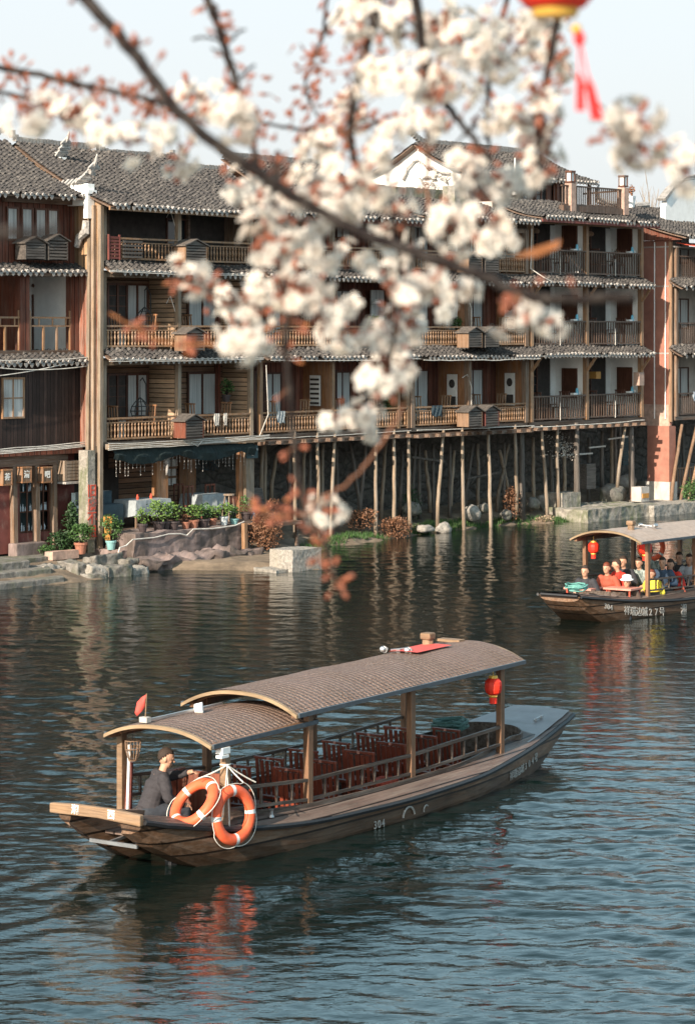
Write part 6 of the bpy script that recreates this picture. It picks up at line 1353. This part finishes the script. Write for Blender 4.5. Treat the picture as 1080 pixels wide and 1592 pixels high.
q_c3 = branch([(480, 800, 2.85), (420, 800, 2.85), (380, 790, 2.85)], .003, .002, 'calyx')
q_d = branch([(665, 330, 3.3), (664, 240, 3.3), (668, 160, 3.3), (690, 60, 3.3), (700, -80, 3.3)], .003, .006, 'calyx')
q_e = branch([(762, 250, 2.9), (720, 195, 2.9), (688, 155, 2.9), (660, 90, 2.9), (640, -60, 2.9)], .004, .010)
q_f = branch([(560, 290, 3.0), (545, 200, 3.0), (560, 110, 3.0), (590, 0, 3.0), (600, -90, 3.0)], .006, .011, 'bark')
q_g = branch([(760, 230, 3.2), (755, 180, 3.2), (765, 100, 3.2), (800, -60, 3.2)], .003, .006)
q_h = branch([(600, 255, 3.0), (620, 420, 2.95), (610, 540, 2.9), (590, 640, 2.9)], .003, .002)
q_i = branch([(385, 190, 3.4), (470, 200, 3.4), (540, 205, 3.4), (590, 190, 3.4)], .003, .004)
q_j = branch([(500, 200, 3.5), (475, 130, 3.5), (500, 60, 3.5), (515, -60, 3.5)], .0016, .0035)
q_k = branch([(840, 260, 2.9), (835, 190, 2.9), (850, 120, 2.9), (880, -60, 2.9)], .003, .008)
q_m = branch([(1075, 270, 2.6), (1010, 200, 2.6), (940, 170, 2.7), (870, 90, 2.8)], .001, .002, 'calyx')
q_n = branch([(520, 430, 2.9), (400, 480, 2.9), (300, 440, 2.9), (270, 430, 2.9)], .003, .0015)
q_o = branch([(410, 528, 3.0), (330, 535, 3.0), (250, 530, 3.0), (172, 487, 3.0)], .0018, .001, 'leaf_young')
branch([(-60, 364, 1.5), (0, 362, 1.5), (60, 362, 1.5), (92, 358, 1.5)], .006, .004); branch([(-90, 585, 1.3), (-25, 610, 1.3), (8, 625, 1.3)], .008, .005)
for a in ((300, 60, 345, 65), (395, 102, 368, 125), (380, 45, 350, 70), (330, 75, 355, 100), (405, 210, 385, 200), (530, 10, 500, 60), (700, 230, 740, 195)): branch([(a[0], a[1], 3.0), ((a[0]+a[2])/2+3, (a[1]+a[3])/2-4, 3.0), (a[2], a[3], 3.0)], .0018, .0025)
# flowers
def flower_tmpl(seed):
    random.seed(seed); mb = MB(); R_ = .0158
    for ring, (n, tilt, sc) in enumerate(((5, .3, 1.), (5, .85, .72))):
        for k in range(n):
            a = 2*pi*(k+ring*.5)/n+U(-.15, .15); L = R_*sc*U(.85, 1.1); wd = L*.40; t = tilt+U(-.25, .25)
            d = Vector((cos(a)*cos(t), sin(a)*cos(t), sin(t))); sd_ = Vector((-sin(a), cos(a), 0)); up = d.cross(sd_)*-1; tw = U(-.25, .25); sd_ = (sd_+up*tw).normalized()
            c = d*L*.12; mb.add([c, c+d*L*.42+sd_*wd-up*.001, c+d*L*.85+sd_*wd*.62+up*.0015, c+d*L*.9+up*.001, c+d*L*.85-sd_*wd*.62+up*.0015, c+d*L*.42-sd_*wd-up*.001, c+d*L*.5-up*.0025], [(0, 1, 6), (1, 2, 6), (2, 3, 6), (3, 4, 6), (4, 5, 6), (5, 0, 6)])
    return mb
FT = [flower_tmpl(s) for s in range(5)]
bud_t = MB(); bud_t.ball((0, 0, .004), (.0026, .0026, .0046), 6, 5)
random.seed(77)
def put(dst, src, loc, direction, s=1.):
    q = Vector(direction).normalized().to_track_quat('Z', 'Y').to_matrix().to_4x4(); m = Matrix.Translation(loc) @ q @ Matrix.Rotation(U(0, 6.28), 4, 'Z') @ Matrix.Scale(s, 4)
    dst.add([m @ Vector(v) for v in src.v], src.f)
def cluster(px, py, rx, ry, dep, dens=1., red=.12):
    """umbels of three to six flowers scattered raggedly round a twig end"""
    c = P3(px, py, dep); k = dep/F; n = max(3, int(rx*ry/410*dens)); fl = MB(); bd = MB(); st = MB()
    for i in range(n):
        r_ = random.gauss(0, .60); a = U(0, 6.28); d = Vector((cos(a)*r_*rx*k, U(-1, 1)*max(rx, ry)*k*.8, sin(a)*r_*ry*k)); uc = c+d; put(bd, bud_t, uc, (0, -1, 0), 1.5)
        st.tube([c+d*.3, uc], [.0016, .0012], 4)
        for j in range(random.randint(2, 5)):
            e = Vector((random.gauss(0, 1), random.gauss(-.2, 1), random.gauss(-.15, 1))).normalized(); L = U(.010, .030); p = uc+e*L
            put(fl, random.choice(FT), p, e+Vector((U(-.3, .3), -.25, U(-.2, .3))), U(.68, 1.1)); st.tube([uc, p], .0007, 3); bd.ball(p+e*.0025, .0021, 5, 4)
        for j in range(random.randint(0, 2) + (R() < red*3)*2):
            e = Vector((random.gauss(0, 1), random.gauss(0, 1), random.gauss(0, 1))).normalized(); put(bd, bud_t, uc+e*U(.006, .022), e, U(.9, 1.6))
    g = wb(fl, 'blossom_cluster', 'petal')
    for q, nm, m in ((st, 'flower_stalks', 'calyx'), (bd, 'flower_buds', 'bud')):
        if q.v: o = q.build(nm, m); o.parent = g; o.data.transform(Matrix.Translation(-Vector(CT['O'])))
CL = [(620, 25, 85, 40), (700, 50, 75, 48), (600, 105, 60, 45), (680, 115, 62, 42), (560, 165, 45, 32), (640, 178, 36, 22), (730, 80, 34, 34), (785, 95, 45, 40), (825, 55, 45, 40), (866, 98, 30, 34), (845, 150, 38, 28), (800, 165, 40, 28), (825, 205, 30, 28), (838, 255, 24, 20), (940, 200, 22, 20), (775, 35, 60, 36), (560, 30, 50, 34),
      (992, 188, 12, 12), (1002, 235, 17, 14), (1070, 250, 18, 18), (328, 165, 46, 24), (372, 178, 30, 22), (215, 218, 42, 22), (270, 246, 24, 20), (165, 208, 24, 14), (45, 180, 20, 11), (105, 180, 20, 12), (380, 292, 15, 16), (565, 285, 52, 38), (590, 235, 34, 36), (560, 322, 44, 22), (642, 342, 42, 24), (702, 352, 20, 22), (738, 272, 30, 30), (788, 290, 56, 36), (770, 372, 42, 28), (742, 352, 22, 22),
      (290, 428, 17, 32), (338, 472, 56, 24), (400, 488, 44, 28), (380, 522, 38, 16), (478, 392, 40, 32), (540, 395, 52, 24), (468, 438, 34, 26), (502, 470, 46, 36), (532, 522, 36, 30), (612, 418, 30, 18), (645, 450, 38, 22), (684, 456, 28, 34), (628, 500, 40, 32), (596, 524, 24, 18), (592, 592, 32, 36), (572, 645, 42, 20), (612, 565, 22, 20), (792, 500, 42, 24), (418, 372, 12, 12), (410, 320, 12, 14), (506, 795, 8, 8), (480, 320, 40, 22), (450, 372, 20, 12), (510, 225, 30, 22), (500, 290, 26, 22)]
for i, (x, y, rx, ry) in enumerate(CL):
    dep = 2.6 if x > 900 and y > 150 else (3.0+.35*sin(i*1.7))
    cluster(x, y, rx, ry, dep, 1.05 if x < 900 else .5, .12 if y < 250 or x > 600 else .22)
# buds and young copper leaves strung along the twigs
def budline(q, n, spread, size=1.1, leaf=.5):
    bd = MB(); lf = MB(); st = MB()
    for _ in range(n):
        p = Vector(random.choice(q[1:])); 
        for b in range(random.randint(1, 3)):
            d = Vector((U(-1, 1), U(-.6, .6), U(-1, 1))).normalized(); L = U(.3, 1)*spread; e = p+d*L; st.tube([p, e], .0009, 3); put(bd, bud_t, e, d, U(.7, 1.3)*size)
            if R() < leaf: a = d; s_ = U(.008, .016); b_ = d.orthogonal().normalized(); lf.add([e, e+a*s_*.5+b_*s_*.22, e+a*s_, e+a*s_*.5-b_*s_*.22], [(0, 1, 2, 3)])
    o = wb(st, 'twig', 'calyx'); b2 = bd.build('bud', 'bud', kind='stuff'); b2.parent = o; b2.data.transform(Matrix.Translation(-Vector(CT['O'])))
    if lf.v: l2 = lf.build('young_leaves', 'leaf_young', kind='stuff'); l2.parent = o; l2.data.transform(Matrix.Translation(-Vector(CT['O'])))
for q, n, sp in ((q_l1, 60, .022), (q_l2, 50, .026), (q_2, 34, .018), (q_c[:22], 24, .024), (q_c[22:], 14, .018), (q_c3, 12, .012), (q_f, 30, .035), (q_i, 26, .022), (q_j, 24, .016), (q_e, 14, .022), (q_g, 18, .025), (q_main[8:40], 14, .022), (q_main[50:], 8, .02), (q_h, 18, .022), (q_n, 16, .02), (q_d, 10, .01), (q_o, 22, .006), (q_k, 30, .03)): budline(q, n, sp)
# loose sprays of buds around the upper middle
spray = [P3(U(400, 560), U(60, 270), U(3.1, 3.5)) for _ in range(34)]; budline(spray, 34, .012, 1.0)
mb = MB(); mb.add([P3(*p) for p in ((795, 400, 2.8), (830, 385, 2.8), (872, 372, 2.79), (868, 385, 2.78), (835, 400, 2.8))], [(0, 1, 2, 3, 4)]); wb(mb, 'young_leaf', 'leaf_young')
# ------------------------------------------------------------------ the red lantern over the branch
LZ = 2.5; c = P3(862, -66, LZ); r = wempty('red_lantern', c, 0, 'red lantern with gold rim and red tassels hanging at the top edge among blossom', 'lantern')
mb = MB(); mb.lathe([(.02, -.062), (.035, -.058), (.05, -.04), (.056, -.01), (.055, .02), (.045, .045), (.025, .058)], n=24); mb.v = [(a_*.86, b_*.86, c_*.86) for a_, b_, c_ in mb.v]; mb.build('lantern_body', 'lantern_red', r, smooth=True)
mb = MB(); mb.lathe([(.022, -.060), (.025, -.052)], n=18); mb.build('gold_rim', 'gold', r); mb = MB(); mb.lathe([(.026, .058), (.026, .066)], n=18); mb.tube([(0, 0, .06), (0, 0, .3)], .0015, 4); mb.build('gold_cap', 'gold', r)
o_ = P3(895, 45, LZ)-c; mb = MB(); mb.tube([(.012, 0, -.07), o_], .0012, 4); mb.ball(o_, .0055, 10, 8); bd_ = mb.build('bead', 'gold', r, smooth=True)
mb = MB(); a = P3(900, 60, LZ)-c; random.seed(2)
mb.ball(a, (.006, .006, .008), 8, 6)
for x1, y1, nn in ((900, 172, 14), (928, 185, 22)):
    e = P3(x1, y1, LZ)-c; m_ = a.lerp(e, .45); mb.tube([a, m_], .0012, 4)
    for i in range(nn): o2 = Vector((U(-.004, .004), U(-.004, .004), 0)); mb.tube([m_, m_.lerp(e, .3)+o2, e+o2*1.3], .0011, 4)
mb.build('tassel', 'tassel', r)
for o in bpy.data.objects:
    if 'O' in o: del o['O']
